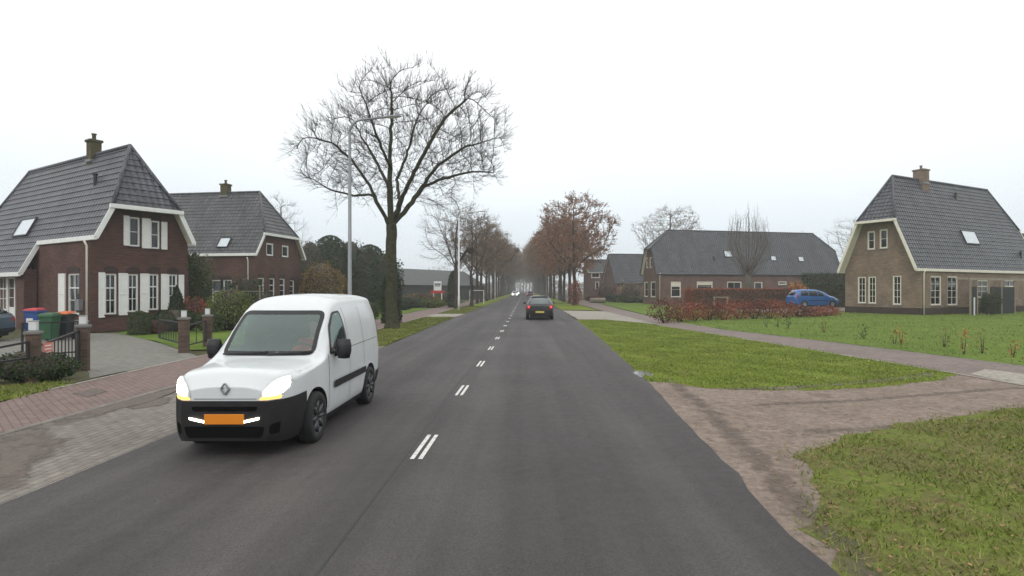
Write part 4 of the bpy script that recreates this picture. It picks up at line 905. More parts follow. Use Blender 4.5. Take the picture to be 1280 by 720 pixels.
# ivy-like leaves on the first rusty tree, shrubs before the far houses
bush('trunk_shoots', (5.95, 70.1, 0), (.75, .6, 1.6), 'leaf_red', 1500, .17, 'rust red leafy shoots wrapped round the base of the first brown avenue tree', 'bush', 110, .2, 'ell', None, True)
for i, (x, Y, rx, hz, lf, lab) in enumerate(((790, 84, 2.4, .5, 'leaf_mid', 'low green shrub along the footpath before the long mauve house'), (772, 88, 1.8, .6, 'leaf_dark', 'low dark shrub at the foot of the far steep roofed house'), (789, 96, 2.6, 1.5, 'leaf_oak_grey', 'brownish loose shrub between the steep roofed house and the long mauve house'), (758, 104, 2.4, 1.4, 'leaf_beech', 'reddish brown shrub in front of the far house with the dormer'), (742, 94, 1.3, .45, 'leaf_beech', 'low brown shrub near the rusty trunk'))):
    bush('low_shrub', B_(x, 0, Y), (rx, 1.0, hz), lf, 1800, .2, lab, seed=120 + i, core=.6)
bush('screen_shrub', B_(1238, 0, 44.5), (.75, .5, .9), 'leaf_dark', 2600, .1, 'dark green shrub standing between the black fence panels', seed=130, core=.7)
# dark bands of wood far off
def wood(name, a, b, hgt, n, ls, leaf, seed):
    rg = np.random.default_rng(seed); a = np.array(a); b = np.array(b); t = rg.random(n); top = hgt * (.72 + .18 * np.sin(t * 31 + seed) + .1 * np.sin(t * 77)); q = a + (b - a) * t[:, None]
    p = np.stack([q[:, 0] + rg.normal(0, 2, n), q[:, 1] + rg.normal(0, 3, n), top * rg.random(n) ** .8], 1); V, Q = leaf_quads(p, ls, rg); tag(quads_mesh(name, V, Q, leaf), 'faint far off wood showing as one dark band on the horizon', 'wood', kind='stuff')
wood('distant_wood', (-260, 330), (-14, 430), 11, 9000, 1.8, 'leaf_oak_grey', 1); wood('distant_wood', (14, 430), (330, 300), 11, 9000, 1.8, 'leaf_oak_grey', 2)

wood('distant_wood', (-30, 540), (30, 540), 12, 2600, 1.3, 'leaf_oak_grey', 3)
# --- grass blades and fallen leaves
def inside(poly, P):
    x, y = P[:, 0], P[:, 1]; c = np.zeros(len(P), bool); n = len(poly)
    for i in range(n):
        x0, y0 = poly[i][0], poly[i][1]; x1, y1 = poly[(i + 1) % n][0], poly[(i + 1) % n][1]
        h = ((y0 > y) != (y1 > y)) & (x < (x1 - x0) * (y - y0) / (y1 - y0 + 1e-12) + x0); c ^= h
    return c
def scatter(poly, n, seed, patchy=0):
    rg = np.random.default_rng(seed); a = np.array([(p[0], p[1]) for p in poly]); lo, hi = a.min(0), a.max(0)
    # denser close by
    P = lo + (hi - lo) * rg.random((n * 4, 2)); P = P[inside(poly, P)]
    keep = rg.random(len(P)) < np.clip(14 / (np.hypot(P[:, 0], P[:, 1]) + 2), .12, 1); P = P[keep & (P[:, 1] > 2.5)]
    P = P[(P[:, 0] > np.interp(P[:, 1], [q[0] for q in TR], [q[1] for q in TR]) + .03) | (P[:, 0] < np.interp(P[:, 1], [q[0] for q in TL], [q[1] for q in TL]) - .03)]
    if patchy: w = np.sin(P[:, 0] * 2.1 + 1) * np.cos(P[:, 1] * 1.7) + np.sin(P[:, 0] * 5.3 + P[:, 1] * 3.1) * .6; P = P[w + rg.normal(0, .5, len(P)) > patchy - 1]
    return P[:n]
def blades(name, poly, n, h, wd, mat, seed, z=.01, label=None, patchy=0):
    P = scatter(poly, n, seed, patchy); rg = np.random.default_rng(seed + 5); P = P + rg.normal(0, .09, P.shape); P = P[(P[:, 0] > np.interp(P[:, 1], [q[0] for q in TR], [q[1] for q in TR]) + .02) | (P[:, 0] < np.interp(P[:, 1], [q[0] for q in TL], [q[1] for q in TL]) - .02)]; k = len(P); far = 1 + np.hypot(P[:, 0], P[:, 1]) / 22
    a = rg.uniform(0, 6.283, k); d = np.stack([np.cos(a), np.sin(a), np.zeros(k)], 1) * (wd * far)[:, None]; b = np.column_stack([P, np.full(k, z)])
    t = b + np.column_stack([rg.normal(0, h * .7, k), rg.normal(0, h * .7, k), h * rg.uniform(.5, 1.2, k)]); V = np.concatenate([b - d, b + d, t]); I = np.arange(k)
    tag(quads_mesh(name, V, np.stack([I, I + k, I + 2 * k], 1), mat), label, 'grass', kind='stuff')
blades('grass', VR1, 70000, .032, .006, 'grass_bright', 1, .01, 'short mossy green grass on the verge between road and footpath', .35)
blades('grass', VR2, 60000, .05, .005, 'grass_blade', 2, .01, 'short green grass on the near corner of the verge', .25)
blades('grass', LR, 30000, .06, .008, 'grass_blade', 3, .01, 'short green lawn grass round the brown brick house')
for i, p in enumerate(VL[:2]): blades('grass', p, 14000, .06, .008, 'grass_blade', 4 + i, .012, 'short green grass on the verge round the bare trees', .2)
blades('grass', [(-8.62, 10.2), (-8.8, 11.6), (-9.15, 12.0), (-9.9, 11.3), (-12, 11), (-12, 8.4), (-8.7, 8.6)], 6000, .07, .006, 'grass_blade', 9, .01, 'rough grass beside the low dark hedge')
def litter(poly, n, s, seed, z=.02, mat='leaf_fallen', label='brown fallen leaves lying on the grass and dirt'):
    P = scatter(poly, n, seed); rg = np.random.default_rng(seed); c = np.column_stack([P, z + .02 * rg.random(len(P))]); V, Q = leaf_quads(c, s, rg); V[:, 2] = z + (V[:, 2] - z) * .25; V[:, 2] = np.maximum(V[:, 2], .013)
    tag(quads_mesh('fallen_leaves', V, Q, mat), label, 'leaves', kind='stuff')
litter(VR1, 520, .075, 31, .04); litter(VR2, 2200, .05, 32, .035)
litter([(interp(TR, y) - .15, y) for y in (4.5, 8, 11, 13)] + [(3.6, 12.6), (9, 13.4), (12, 10), (6, 6.5), (3.2, 4.7)], 1300, .05, 33, .012)
# ------------------------------------------------------------------ vehicles
def m_paint(name, c, rough=.25, dirt=.25):
    s = NT(name); f = s.noise(s.coord(), 3, 5, .7); g = s.n('ShaderNodeSeparateXYZ'); s.l(s.coord(), g.inputs[0])
    col = s.mix(s.rng(f, 0, dirt, .4, .75), c, (.28, .25, .21)); s.p.inputs['Coat Weight'].default_value = .5; s.p.inputs['Coat Roughness'].default_value = .06
    return s.fin(col, s.rng(f, rough, rough + .2), .5)
m_paint('van_white', (.63, .65, .66), .3, .12); m_paint('car_black', (.012, .013, .014), .3, .08); m_paint('car_blue', (.018, .115, .34), .3, .06); m_paint('car_slate', (.06, .09, .115), .3, .06); m_paint('car_pale', (.6, .6, .6), .3, .1)
m_plain('bumper_black', (.017, .016, .017), .6, .2, 6, .25); m_plain('slot_shade_black', (.004, .004, .004), .9, .1, 6, .05); m_plain('plate_ink', (.25, .07, .008), .6, .1); m_plain('sky_tint_glass', (.085, .105, .105), .06, .2, 2, 1.0); m_plain('tyre', (.016, .016, .016), .8, .15, 9); m_plain('rim_steel', (.09, .09, .095), .45, .2, 9, metal=.5); m_plain('rim_alloy', (.35, .35, .36), .35, .1, 9, metal=.8)  # car rear glass: base colour lightened to stand in for reflected sky
m_plain('plate_orange', (.66, .21, .01), .4, .06); m_plain('plate_yellow', (.62, .50, .12), .4, .06); m_plain('chrome', (.32, .33, .34), .35, .1, metal=1); m_plain('jacket_red', (.5, .03, .03), .8, .2); m_plain('skin', (.45, .27, .19), .5, .08); m_plain('hair', (.03, .02, .014), .7, .2)
m_plain('seat_cloth', (.03, .03, .033), .9, .2); m_plain('lamp_clear', (.55, .57, .58), .12, .05, spec=.8); m_plain('lamp_red', (.30, .012, .012), .15, .1, spec=.7); m_plain('lamp_amber', (.5, .18, .02), .2, .1)
def m_emit(name, c, st):
    s = NT(name); s.fin(c, .2, .5); s.p.inputs['Emission Color'].default_value = (*c, 1); s.p.inputs['Emission Strength'].default_value = st
m_emit('headlight_on', (1, .90, .70), 14.0); m_emit('drl_on', (1, .90, .70), 5); m_emit('indicator_on', (1, .55, .12), 1.4); m_emit('tail_on', (1, .06, .05), .45); m_emit('headlight_far', (1, .97, .9), 9)
s = NT('wind_glass'); s.t.nodes.remove(s.p)
lw = s.n('ShaderNodeLayerWeight', {'Blend': .62}); gl = s.n('ShaderNodeBsdfGlossy', {'Roughness': .05, 'Color': (.50, .60, .57, 1)}); tr = s.n('ShaderNodeBsdfTransparent', {'Color': (.62, .70, .68, 1)}); ms = s.n('ShaderNodeMixShader')
fr_ = s.n('ShaderNodeMapRange', {'From Min': 0, 'From Max': 1, 'To Min': .12, 'To Max': .46}); s.l(lw.outputs['Facing'], fr_.inputs['Value']); s.l(fr_.outputs[0], ms.inputs[0]); s.l(tr.outputs[0], ms.inputs[1]); s.l(gl.outputs[0], ms.inputs[2]); s.l(ms.outputs[0], s.o.inputs[0])

def smooth_tab(keys, y, wsm):
    """keys rows (y, values...): linear interpolation, softened by averaging over +-wsm"""
    k = np.array(keys, float); o = []
    for d in np.linspace(-1, 1, 7): o.append([np.interp(np.clip(y + d * wsm, k[0, 0], k[-1, 0]), k[:, 0], k[:, j]) for j in range(1, k.shape[1])])
    return np.mean(o, 0)
def crv(pts, n):
    """Catmull-Rom through 2D points, resampled evenly to n"""
    P = [np.array(p, float) for p in pts]; P = [2 * P[0] - P[1]] + P + [2 * P[-1] - P[-2]]; out = []
    for i in range(1, len(P) - 2):
        for t in np.linspace(0, 1, 10, endpoint=False):
            a, b, c, d = P[i - 1:i + 3]; out.append(.5 * (2 * b + (c - a) * t + (2 * a - 5 * b + 4 * c - d) * t * t + (3 * b - a - 3 * c + d) * t ** 3))
    out.append(P[-2]); return np.array(out)
class Body:
    """lofted car body: +x to the car's left..., y from nose (0) to tail (L), z up. keys: y, zb, wb, zbelt, zt, wt, crown"""
    def __init__(s, keys, arches, ny=110, nx=26, wsm=.05):
        L = keys[-1][0]; ys = list(np.linspace(0, L, ny))
        for yc, zc, r in arches: ys += list(yc + r * np.cos(np.linspace(0, math.pi, 22)))
        ys = sorted({round(y, 4) for y in ys if 0 <= y <= L}); rings = []; zlow = []
        for y in ys:
            zb, wb, zl, zt, wt, cr = smooth_tab(keys, y, wsm); zm = zb
            for yc, zc, r in arches:
                if abs(y - yc) < r: zm = max(zm, zc + math.sqrt(max(0, r * r - (y - yc) ** 2)))
            prof = [(wb * .90, zb), (wb * .975, zb + .18 * (zl - zb)), (wb, zb + .55 * (zl - zb)), (wb * .985, zl), (wb + (wt - wb) * .52 + .012, zl + .5 * (zt - zl)), (wt, zt - .10 * (zt - zl) - .012), (wt * .90, zt + cr * .25), (wt * .5, zt + cr * .85), (0, zt + cr)]
            c = crv(prof, 0); k = np.argmax(c[:, 1] >= zm - 1e-9)
            if c[0, 1] < zm and k > 0:
                t = (zm - c[k - 1, 1]) / (c[k, 1] - c[k - 1, 1] + 1e-9); c = np.vstack([c[k - 1] + t * (c[k] - c[k - 1]), c[k:]])
            l = np.r_[0, np.cumsum(np.linalg.norm(np.diff(c, axis=0), axis=1))]; q = np.linspace(0, l[-1], nx)
            c = np.stack([np.interp(q, l, c[:, 0]), np.interp(q, l, c[:, 1])], 1)
            rings.append([(x, y, z) for x, z in c] + [(-x, y, z) for x, z in c[::-1][1:]])
        s.L = L; s.v = [p for r in rings for p in r]; k = len(rings[0]); s.f = [(i * k + j, i * k + j + 1, (i + 1) * k + j + 1, (i + 1) * k + j) for i in range(len(rings) - 1) for j in range(k - 1)]
        s.caps = [tuple(range(k)), tuple((len(rings) - 1) * k + j for j in range(k))[::-1]]; s.k = k
        s.bvh = BVHTree.FromPolygons([Vector(p) for p in s.v], s.f + s.caps)
    def build(s, mat, parent, holes=()):
        """holes: list of (axis, outline polygon, (ymin, ymax)) removed from the skin"""
        V = np.array(s.v); fs = []
        C = np.array([V[list(f)].mean(0) for f in s.f]); kill = np.zeros(len(C), bool)
        for ax, poly, (a, b) in holes:
            P = C[:, [0, 2]] if ax == 'y' else C[:, [1, 2]]; kill |= inside(poly, P) & (C[:, 1] > a) & (C[:, 1] < b)
        m = MB(); m.v = s.v; m.f = [f for f, q in zip(s.f, kill) if not q] + s.caps; m.mi = [0] * len(m.f)
        o = m.build('body', mat, parent, True); me = o.data
        for q in (-1, -2): me.polygons[len(me.polygons) + q].use_smooth = False
        return o
    def cut(s, name, planes, mat, parent, off, keep):
        """a shell lying on the skin, trimmed by planes (point, normal: the side the normal points to goes)"""
        bm = bmesh.new(); vs = [bm.verts.new(p) for p in s.v]
        for f in s.f + s.caps:
            if keep(np.mean([s.v[i] for i in f], 0)):
                try: bm.faces.new([vs[i] for i in f])
                except ValueError: pass
        for co, no in planes: bmesh.ops.bisect_plane(bm, geom=bm.verts[:] + bm.edges[:] + bm.faces[:], plane_co=co, plane_no=no, clear_outer=True)
        bmesh.ops.remove_doubles(bm, verts=bm.verts[:], dist=1e-5); bmesh.ops.delete(bm, geom=[v for v in bm.verts if not v.link_faces], context='VERTS')
        bm.normal_update(); c = Vector((0, s.L / 2, .6))
        bmesh.ops.recalc_face_normals(bm, faces=bm.faces[:]); bm.normal_update()
        for v in bm.verts:
            n = v.normal.copy()
            if n.dot(Vector((v.co.x, v.co.y - s.L / 2, 0))) < 0: n = -n
            v.co += n * off
        me = bpy.data.meshes.new(name); bm.to_mesh(me); bm.free(); return finish(me, name, mat, parent, True)
    def panel(s, name, polys, axis, mat, parent, off=.006, side=1, ring=None, h=.07, smooth=True, only=None):
        """project flat outlines onto the skin. axis 'x': outline in (y, z) seen from side*x; 'y': outline in (x, z) seen from the nose (side=-1) or tail (side=1)"""
        bm = bmesh.new()
        for poly in polys:
            if ring:
                c = np.mean(poly, 0); P = np.array(poly); inn = []
                n = len(P)
                for i in range(n):
                    a, b, d = P[i - 1], P[i], P[(i + 1) % n]; e1 = (b - a) / (np.linalg.norm(b - a) + 1e-9); e2 = (d - b) / (np.linalg.norm(d - b) + 1e-9); nn = np.array([-(e1 + e2)[1], (e1 + e2)[0]]); nn /= np.linalg.norm(nn) + 1e-9
                    if np.dot(nn, c - b) < 0: nn = -nn
                    inn.append(b + nn * ring)
                vs = [bm.verts.new((p[0], p[1], 0)) for p in P]; vi = [bm.verts.new((p[0], p[1], 0)) for p in inn]
                for i in range(n): bm.faces.new((vs[i], vs[(i + 1) % n], vi[(i + 1) % n], vi[i]))
            else:
                bm.faces.new([bm.verts.new((p[0], p[1], 0)) for p in poly])
        if not ring: bmesh.ops.triangulate(bm, faces=bm.faces[:])
        for _ in range(7):
            e = [q for q in bm.edges if q.calc_length() > h]
            if not e: break
            bmesh.ops.subdivide_edges(bm, edges=e, cuts=1); bmesh.ops.triangulate(bm, faces=[f for f in bm.faces if len(f.verts) > 3])
        for v in bm.verts:
            a, b = v.co.x, v.co.y
            if axis == 'x': o, d = Vector((side * 3, a, b)), Vector((-side, 0, 0))
            else: o, d = Vector((a, side * 10 + s.L / 2, b)), Vector((0, -side, 0))
            hit = s.bvh.ray_cast(o, d)
            if hit[0] is None:
                nr = s.bvh.find_nearest(Vector((side * .8, a, b)) if axis == 'x' else Vector((a, 0 if side < 0 else s.L, b))); v.co = nr[0] - d * off
            else: v.co = hit[0] - d * off
        me = bpy.data.meshes.new(name); bm.to_mesh(me); bm.free()
        return finish(me, name, mat, parent, smooth)
def rnd(poly, r=.04, n=4):
    """round the corners of an outline"""
    P = [np.array(p, float) for p in poly]; out = []; k = len(P)
    for i in range(k):
        a, b, c = P[i - 1], P[i], P[(i + 1) % k]; la, lc = np.linalg.norm(a - b), np.linalg.norm(c - b); q = min(r, la * .45, lc * .45)
        p0 = b + (a - b) / la * q; p1 = b + (c - b) / lc * q
        for j in range(n + 1): t = j / n; out.append((1 - t) ** 2 * p0 + 2 * t * (1 - t) * b + t * t * p1)
    return out
def wheel(parent, x, y, R, wd, rim, spokes=0, side=1):
    M = Matrix.Translation((x, y, R)) @ Matrix.Rotation(math.pi / 2 * side, 4, 'Y'); m = MB(); r = R * .66
    m.lathe([(r * .96, -wd / 2), (R * .95, -wd / 2), (R * .99, -wd * .38), (R, -wd * .2), (R, wd * .2), (R * .99, wd * .38), (R * .95, wd / 2), (r, wd / 2), (r * .97, wd * .42)], 32, M, False); w = m.build('wheel', 'tyre', parent, True)
    m = MB(); m.lathe([(r, wd * .46), (r * .93, wd * .47), (r * .88, wd * .30), (r * .5, wd * .26), (r * .34, wd * .36), (.001, wd * .38)], 32, M, False)
    for k in range(spokes):
        a = 6.2832 * k / spokes; m.bar(M @ Vector((r * .25 * math.cos(a), r * .25 * math.sin(a), wd * .36)), M @ Vector((r * .92 * math.cos(a), r * .92 * math.sin(a), wd * .40)), .055, .03)
    m.build('rim', rim, w, True); return w
def under(b, parent, mat, z0, z1, w, y0, y1, arches):
    m = MB(); m.box((-w, y0, z0), (w, y1, z1)); m.build('underbody', mat, parent)

# --- the white van coming towards us
VL_ = 3.92
vk = [(0, .22, .50, .62, .68, .40, .04), (.05, .20, .64, .76, .86, .54, .06), (.16, .18, .735, .81, .91, .62, .055), (.30, .18, .79, .82, .925, .66, .05), (.50, .18, .82, .84, .93, .68, .05), (.75, .18, .83, .87, .94, .70, .05), (1.00, .18, .84, .92, .955, .71, .05), (1.08, .18, .845, .94, 1.0, .71, .06), (1.32, .18, .85, .98, 1.26, .70, .08), (1.68, .18, .85, 1.0, 1.55, .67, .08), (1.86, .18, .85, 1.0, 1.64, .66, .08), (2.1, .18, .85, 1.01, 1.69, .665, .08),
      (2.6, .18, .85, 1.02, 1.71, .67, .08), (3.5, .20, .85, 1.03, 1.71, .67, .07), (3.80, .24, .84, 1.03, 1.69, .66, .05), (VL_ - .02, .30, .82, 1.03, 1.62, .64, .04), (VL_, .34, .80, 1.03, 1.56, .62, .02)]
AR = [(.80, .30, .365), (3.24, .30, .365)]
van = empty('white_van', (-3.235, 6.5, 0), 0, 'white delivery van with lit headlights and black bumper, driving towards us', 'van')
vk = [(k_[0], k_[1], k_[2] * (.845 if k_[0] < 1 else .87), k_[3], k_[4], k_[5] * .89, k_[6]) for k_ in vk]
vb = Body(vk, AR, 220, 56, .07)
ws = rnd([(-.59, 1.025), (.59, 1.025), (.545, 1.57), (-.545, 1.57)], .10); wsi = rnd([(-.552, 1.06), (.552, 1.06), (.51, 1.535), (-.51, 1.535)], .09)
sw = rnd([(1.25, 1.01), (2.02, 1.02), (1.98, 1.56), (1.74, 1.545), (1.52, 1.37)], .06)
swi = rnd([(1.33, 1.05), (1.98, 1.06), (1.94, 1.52), (1.75, 1.51), (1.56, 1.36)], .05)
vb.build('van_white', van, [('y', wsi, (.95, 1.85)), ('x', swi, (1.2, 2.05))])
vb.panel('windscreen', [ws], 'y', 'wind_glass', van, .008, -1); vb.panel('windscreen_seal', [ws], 'y', 'black_plastic', van, .012, -1, ring=.05, h=.1)
for sd in (1, -1):
    vb.panel('side_window', [sw], 'x', 'wind_glass', van, .008, sd); vb.panel('window_seal', [sw], 'x', 'black_plastic', van, .011, sd, ring=.03, h=.1)
    vb.panel('rub_strip', [rnd([(1.36, .565), (2.92, .565), (2.92, .66), (1.36, .66)], .03)], 'x', 'bumper_black', van, .022, sd)
    g_ = .008
    for poly in ([(2.10, .30), (2.10 + g_, .30), (2.10 + g_, 1.60), (2.10, 1.60)], [(1.20, .34), (1.20 + g_, .34), (1.20 + g_, 1.02), (1.20, 1.02)], [(2.86, .70), (2.86 + g_, .70), (2.86 + g_, 1.58), (2.86, 1.58)], [(2.12, 1.03), (3.7, 1.05), (3.7, 1.057), (2.12, 1.037)]):
        vb.panel('door_seam', [poly], 'x', 'bumper_black', van, .004, sd)
    vb.panel('rear_light', [rnd([(3.80, .95), (3.90, .95), (3.90, 1.5), (3.80, 1.5)], .03)], 'x', 'lamp_red', van, .01, sd)
    m = MB(); m.bar((sd * .755, 1.92, .95), (sd * .755, 2.06, .95), .03, .035); m.build('door_handle', 'bumper_black', van, bevel=.008)
    m = MB(); m.bar((sd * .72, 1.46, .99), (sd * .84, 1.44, 1.03), .05, .06); m.add([], [])
    mir = MB(); mir.lathe([(.02, -.09), (.075, -.085), (.10, -.02), (.10, .03), (.085, .085), (.02, .09)], 14, Matrix.Translation((sd * .855, 1.43, 1.07)) @ Matrix.Diagonal((1.0, .75, 1.45, 1))); k = mir.build('wing_mirror', 'black_plastic', van, True); m.build('mirror_arm', 'black_plastic', k, bevel=.01)
    for yc in (.80, 3.24): wheel(van, sd * .645, yc, .305, .19, 'rim_steel', 8, sd)
    hl = rnd([(sd * .36, .665), (sd * .58, .665), (sd * .665, .78), (sd * .645, .915), (sd * .53, .90), (sd * .40, .77)], .05)
    k = vb.panel('headlight', [hl], 'y', 'lamp_clear', van, .010, -1, h=.05)
    vb.panel('headlight_bulb', [rnd([(sd * .41, .70), (sd * .57, .705), (sd * .635, .785), (sd * .62, .885), (sd * .54, .875), (sd * .435, .775)], .05)], 'y', 'headlight_on', k, .018, -1, h=.05)
    vb.panel('indicator', [rnd([(sd * .37, .655), (sd * .57, .66), (sd * .58, .695), (sd * .39, .685)], .015)], 'y', 'indicator_on', k, .014, -1, h=.05)
    dl = rnd([(sd * 0.198, .405), (sd * 0.378, .445), (sd * 0.383, .475), (sd * 0.203, .435)], .012)
    vb.panel('running_light', [dl], 'y', 'drl_on', van, .030, -1, h=.05)
vb.cut('front_bumper', [((0, 0, .645), (0, -.06, 1)), ((0, .50, 0), (0, 1, 0))], 'bumper_black', van, .013, lambda p: p[1] < .6)
for sd in (1, -1): vb.cut('sill_trim', [((0, 0, .26), (0, 0, 1)), ((0, 1.16, 0), (0, -1, 0)), ((0, 2.88, 0), (0, 1, 0))], 'bumper_black', van, .008, lambda p: 1.0 < p[1] < 3 and p[0] * sd > 0)
vb.cut('rear_bumper', [((0, 0, .50), (0, 0, 1)), ((0, 3.60, 0), (0, -1, 0))], 'bumper_black', van, .012, lambda p: p[1] > 3.4)
vb.panel('grille_slot', [rnd([(-.40, .25), (.40, .25), (.44, .37), (-.44, .37)], .03)], 'y', 'slot_shade_black', van, .021, -1)  # slots and fog recesses: near-black panels, the shade of openings put into colour
vb.panel('upper_slot', [rnd([(-.34, .535), (.34, .535), (.36, .585), (-.36, .585)], .02)], 'y', 'slot_shade_black', van, .021, -1)
for sd in (1, -1): vb.panel('fog_recess', [rnd([(sd * .47, .27), (sd * .64, .30), (sd * .65, .42), (sd * .48, .39)], .04)], 'y', 'slot_shade_black', van, .020, -1)
vb.panel('bonnet_seam', [[(-.34, .662), (.34, .662), (.34, .668), (-.34, .668)]], 'y', 'bumper_black', van, .006, -1)
m = MB(); m.box((-.215, -.035, .395), (.215, -.018, .505)); pl = m.build('licence_plate', 'plate_orange', van, bevel=.005)
m = MB(); 
# diamond emblem on the nose
m = MB(); ez = .775; hit = vb.bvh.ray_cast(Vector((0, -5, ez)), Vector((0, 1, 0)))[0]
for a, b in (((0, .062), (.045, 0)), ((.045, 0), (0, -.062)), ((0, -.062), (-.045, 0)), ((-.045, 0), (0, .062))):
    m.bar((a[0], hit.y - .012 + .2 * 0, ez + a[1]), (b[0], hit.y - .012, ez + b[1]), .018, .018)
m.build('diamond_emblem', 'chrome', van, bevel=.004)
m = MB()
for x0, x1 in ((-.55, .02), (.02, .56)):
    pts = []
    for t in np.linspace(0, 1, 6):
        x = x0 + (x1 - x0) * t; h_ = vb.bvh.ray_cast(Vector((x, -5, 1.03 + .03 * t)), Vector((0, 1, 0)))[0]; pts.append((x, h_.y - .03, h_.z + .01))
    m.tube(pts, .012, 6)
m.build('wiper', 'black_plastic', van)
under(vb, van, 'black_plastic', .17, .55, .52, .45, VL_ - .3, AR)
m = MB(); m.box((-.64, 1.02, .56), (.64, 1.30, .94)); m.build('dashboard', 'black_plastic', van, bevel=.06)
for sd in (1, -1):
    m = MB(); m.box((sd * .31 - .22, 1.85, .5), (sd * .31 + .22, 2.2, .62)); m.box((sd * .31 - .22, 2.16, .6), (sd * .31 + .22, 2.32, 1.22)); m.box((sd * .31 - .13, 2.2, 1.25), (sd * .31 + .13, 2.3, 1.45)); m.build('seat', 'seat_cloth', van, bevel=.05)
m = MB(); m.box((-.62, 2.40, .5), (.62, 2.43, 1.1)); m.box((-.52, 2.40, 1.1), (.52, 2.43, 1.55)); m.build('bulkhead', 'seat_cloth', van)
m = MB(); Mw = Matrix.Translation((.28, 1.55, .98)) @ Matrix.Rotation(math.radians(-62), 4, 'X')
m.tube([Mw @ Vector((.18 * math.cos(t), .18 * math.sin(t), 0)) for t in np.linspace(0, 2 * math.pi, 25)], .016, 8); m.bar(Mw @ Vector((-.17, 0, 0)), Mw @ Vector((.17, 0, 0)), .04, .02); m.bar(Mw @ Vector((0, 0, 0)), Mw @ Vector((0, -.05, -.3)), .05); m.build('steering_wheel', 'black_plastic', van)
# rear doors window-free, rear lights built above

# --- the driver
def skin_body(name, joints, edges, rad, mat, parent, sub=2):
    me = bpy.data.meshes.new(name); me.from_pydata([Vector(j) for j in joints], edges, []); o = bpy.data.objects.new(name, me); COL.objects.link(o); o.parent = parent
    me.materials.append(M_(mat)); o.modifiers.new('skin', 'SKIN'); 
    if not me.skin_vertices: 
        bm = bmesh.new(); bm.from_mesh(me); bm.verts.layers.skin.verify(); bm.to_mesh(me); bm.free()
    for i, r in enumerate(rad): me.skin_vertices[0].data[i].radius = r if hasattr(r, '__len__') else (r, r)
    me.skin_vertices[0].data[0].use_root = True; q = o.modifiers.new('sub', 'SUBSURF'); q.levels = sub; q.render_levels = sub; return o
drv_ = empty('person', (-3.235 + .25, 6.5 + 1.98, -.04), 0, 'driver in a red jacket behind the windscreen of the white van', 'person')
J = [(0, .02, .66), (0, .10, .88), (0, .13, 1.10), (0, .11, 1.22), (0, .08, 1.30), (0, .05, 1.42), (0, .04, 1.50), (.19, .10, 1.13), (.26, -.08, .92), (.17, -.32, 1.03), (-.19, .10, 1.13), (-.26, -.08, .92), (-.17, -.32, 1.03), (.10, -.30, .68), (.12, -.62, .58), (-.10, -.30, .68), (-.12, -.62, .58)]
Ed = [(0, 1), (1, 2), (2, 3), (3, 4), (4, 5), (5, 6), (2, 7), (7, 8), (8, 9), (2, 10), (10, 11), (11, 12), (0, 13), (13, 14), (0, 15), (15, 16)]
Rd = [(.15, .12), (.15, .12), (.17, .11), .055, .06, (.085, .10), (.06, .075), .07, .055, .04, .07, .055, .04, .085, .06, .085, .06]
skin_body('body', J, Ed, Rd, 'skin', drv_)
skin_body('jacket', [J[i] for i in (0, 1, 2, 7, 8, 9, 10, 11, 12)] + [(0, .12, 1.17)], [(0, 1), (1, 2), (2, 3), (3, 4), (4, 5), (2, 6), (6, 7), (7, 8), (2, 9)], [(.17, .14), (.175, .14), (.19, .13), .088, .07, .056, .088, .07, .056, .08], 'jacket_red', drv_)
m = MB(); m.lathe([(.02, .125), (.06, .115), (.092, .07), (.102, .01), (.09, -.05)], 16, Matrix.Translation((0, .07, 1.46)) @ Matrix.Diagonal((.92, 1.05, 1, 1))); m.build('hair', 'hair', drv_, True)
for sd in (1, -1):
    m = MB()
    for k in range(4):
        c0 = Vector((sd * .17, -.335, 1.035)); m.tube([c0 + Vector((sd * -.005 + .018 * (k - 1.5), 0, 0)), c0 + Vector((.018 * (k - 1.5), -.05, .02)), c0 + Vector((.018 * (k - 1.5), -.075, -.01)), c0 + Vector((.018 * (k - 1.5), -.055, -.03))], [.011, .010, .009, .007], 6)
    m.tube([Vector((sd * .15, -.32, 1.03)), Vector((sd * .12, -.35, 1.03)), Vector((sd * .11, -.375, 1.02))], [.012, .011, .009], 6); m.build('hand_fingers', 'skin', drv_, True)

# --- hatchback ahead of us (tail towards the camera) : local nose at y=0, so turned half round
def hatch(name, loc, rz, paint, label, keys, AR, L, rear=True, glass=True, plate='plate_yellow', lights='tail_on', group=None, R=.30, rimm='rim_alloy', front_on=False, detail=True):
    t = empty(name, loc, rz, label, 'car', group); b = Body(keys, AR, 70, 20); b.build(paint, t); w = keys[len(keys) // 2][2]
    return t, b
ck = [(0, .30, .50, .50, .54, .40, .03), (.06, .24, .66, .60, .66, .52, .05), (.3, .20, .78, .68, .80, .62, .07), (.7, .18, .83, .80, .90, .68, .07), (1.05, .18, .84, .88, .97, .68, .06), (1.5, .18, .84, .92, 1.25, .64, .05), (1.95, .18, .84, .93, 1.40, .60, .05), (2.6, .18, .84, .95, 1.44, .60, .05), (3.2, .20, .84, .97, 1.39, .58, .05), (3.55, .24, .83, .98, 1.22, .57, .04), (3.80, .28, .81, .94, 1.02, .58, .03), (3.90, .30, .78, .85, .92, .60, .02), (3.94, .34, .72, .72, .80, .60, .0)]
ca, cb = hatch('black_car', (.72, 28.6 + 3.94, 0), math.pi, 'car_black', 'black hatchback driving ahead of us, seen from behind', ck, [(.72, .30, .34), (3.20, .30, .34)], 3.94)
ca.location = (.96, 40.2, 0)
cb.panel('rear_window', [rnd([(-.56, .985), (.56, .985), (.49, 1.36), (-.49, 1.36)], .08)], 'y', 'sky_tint_glass', ca, .008, 1)
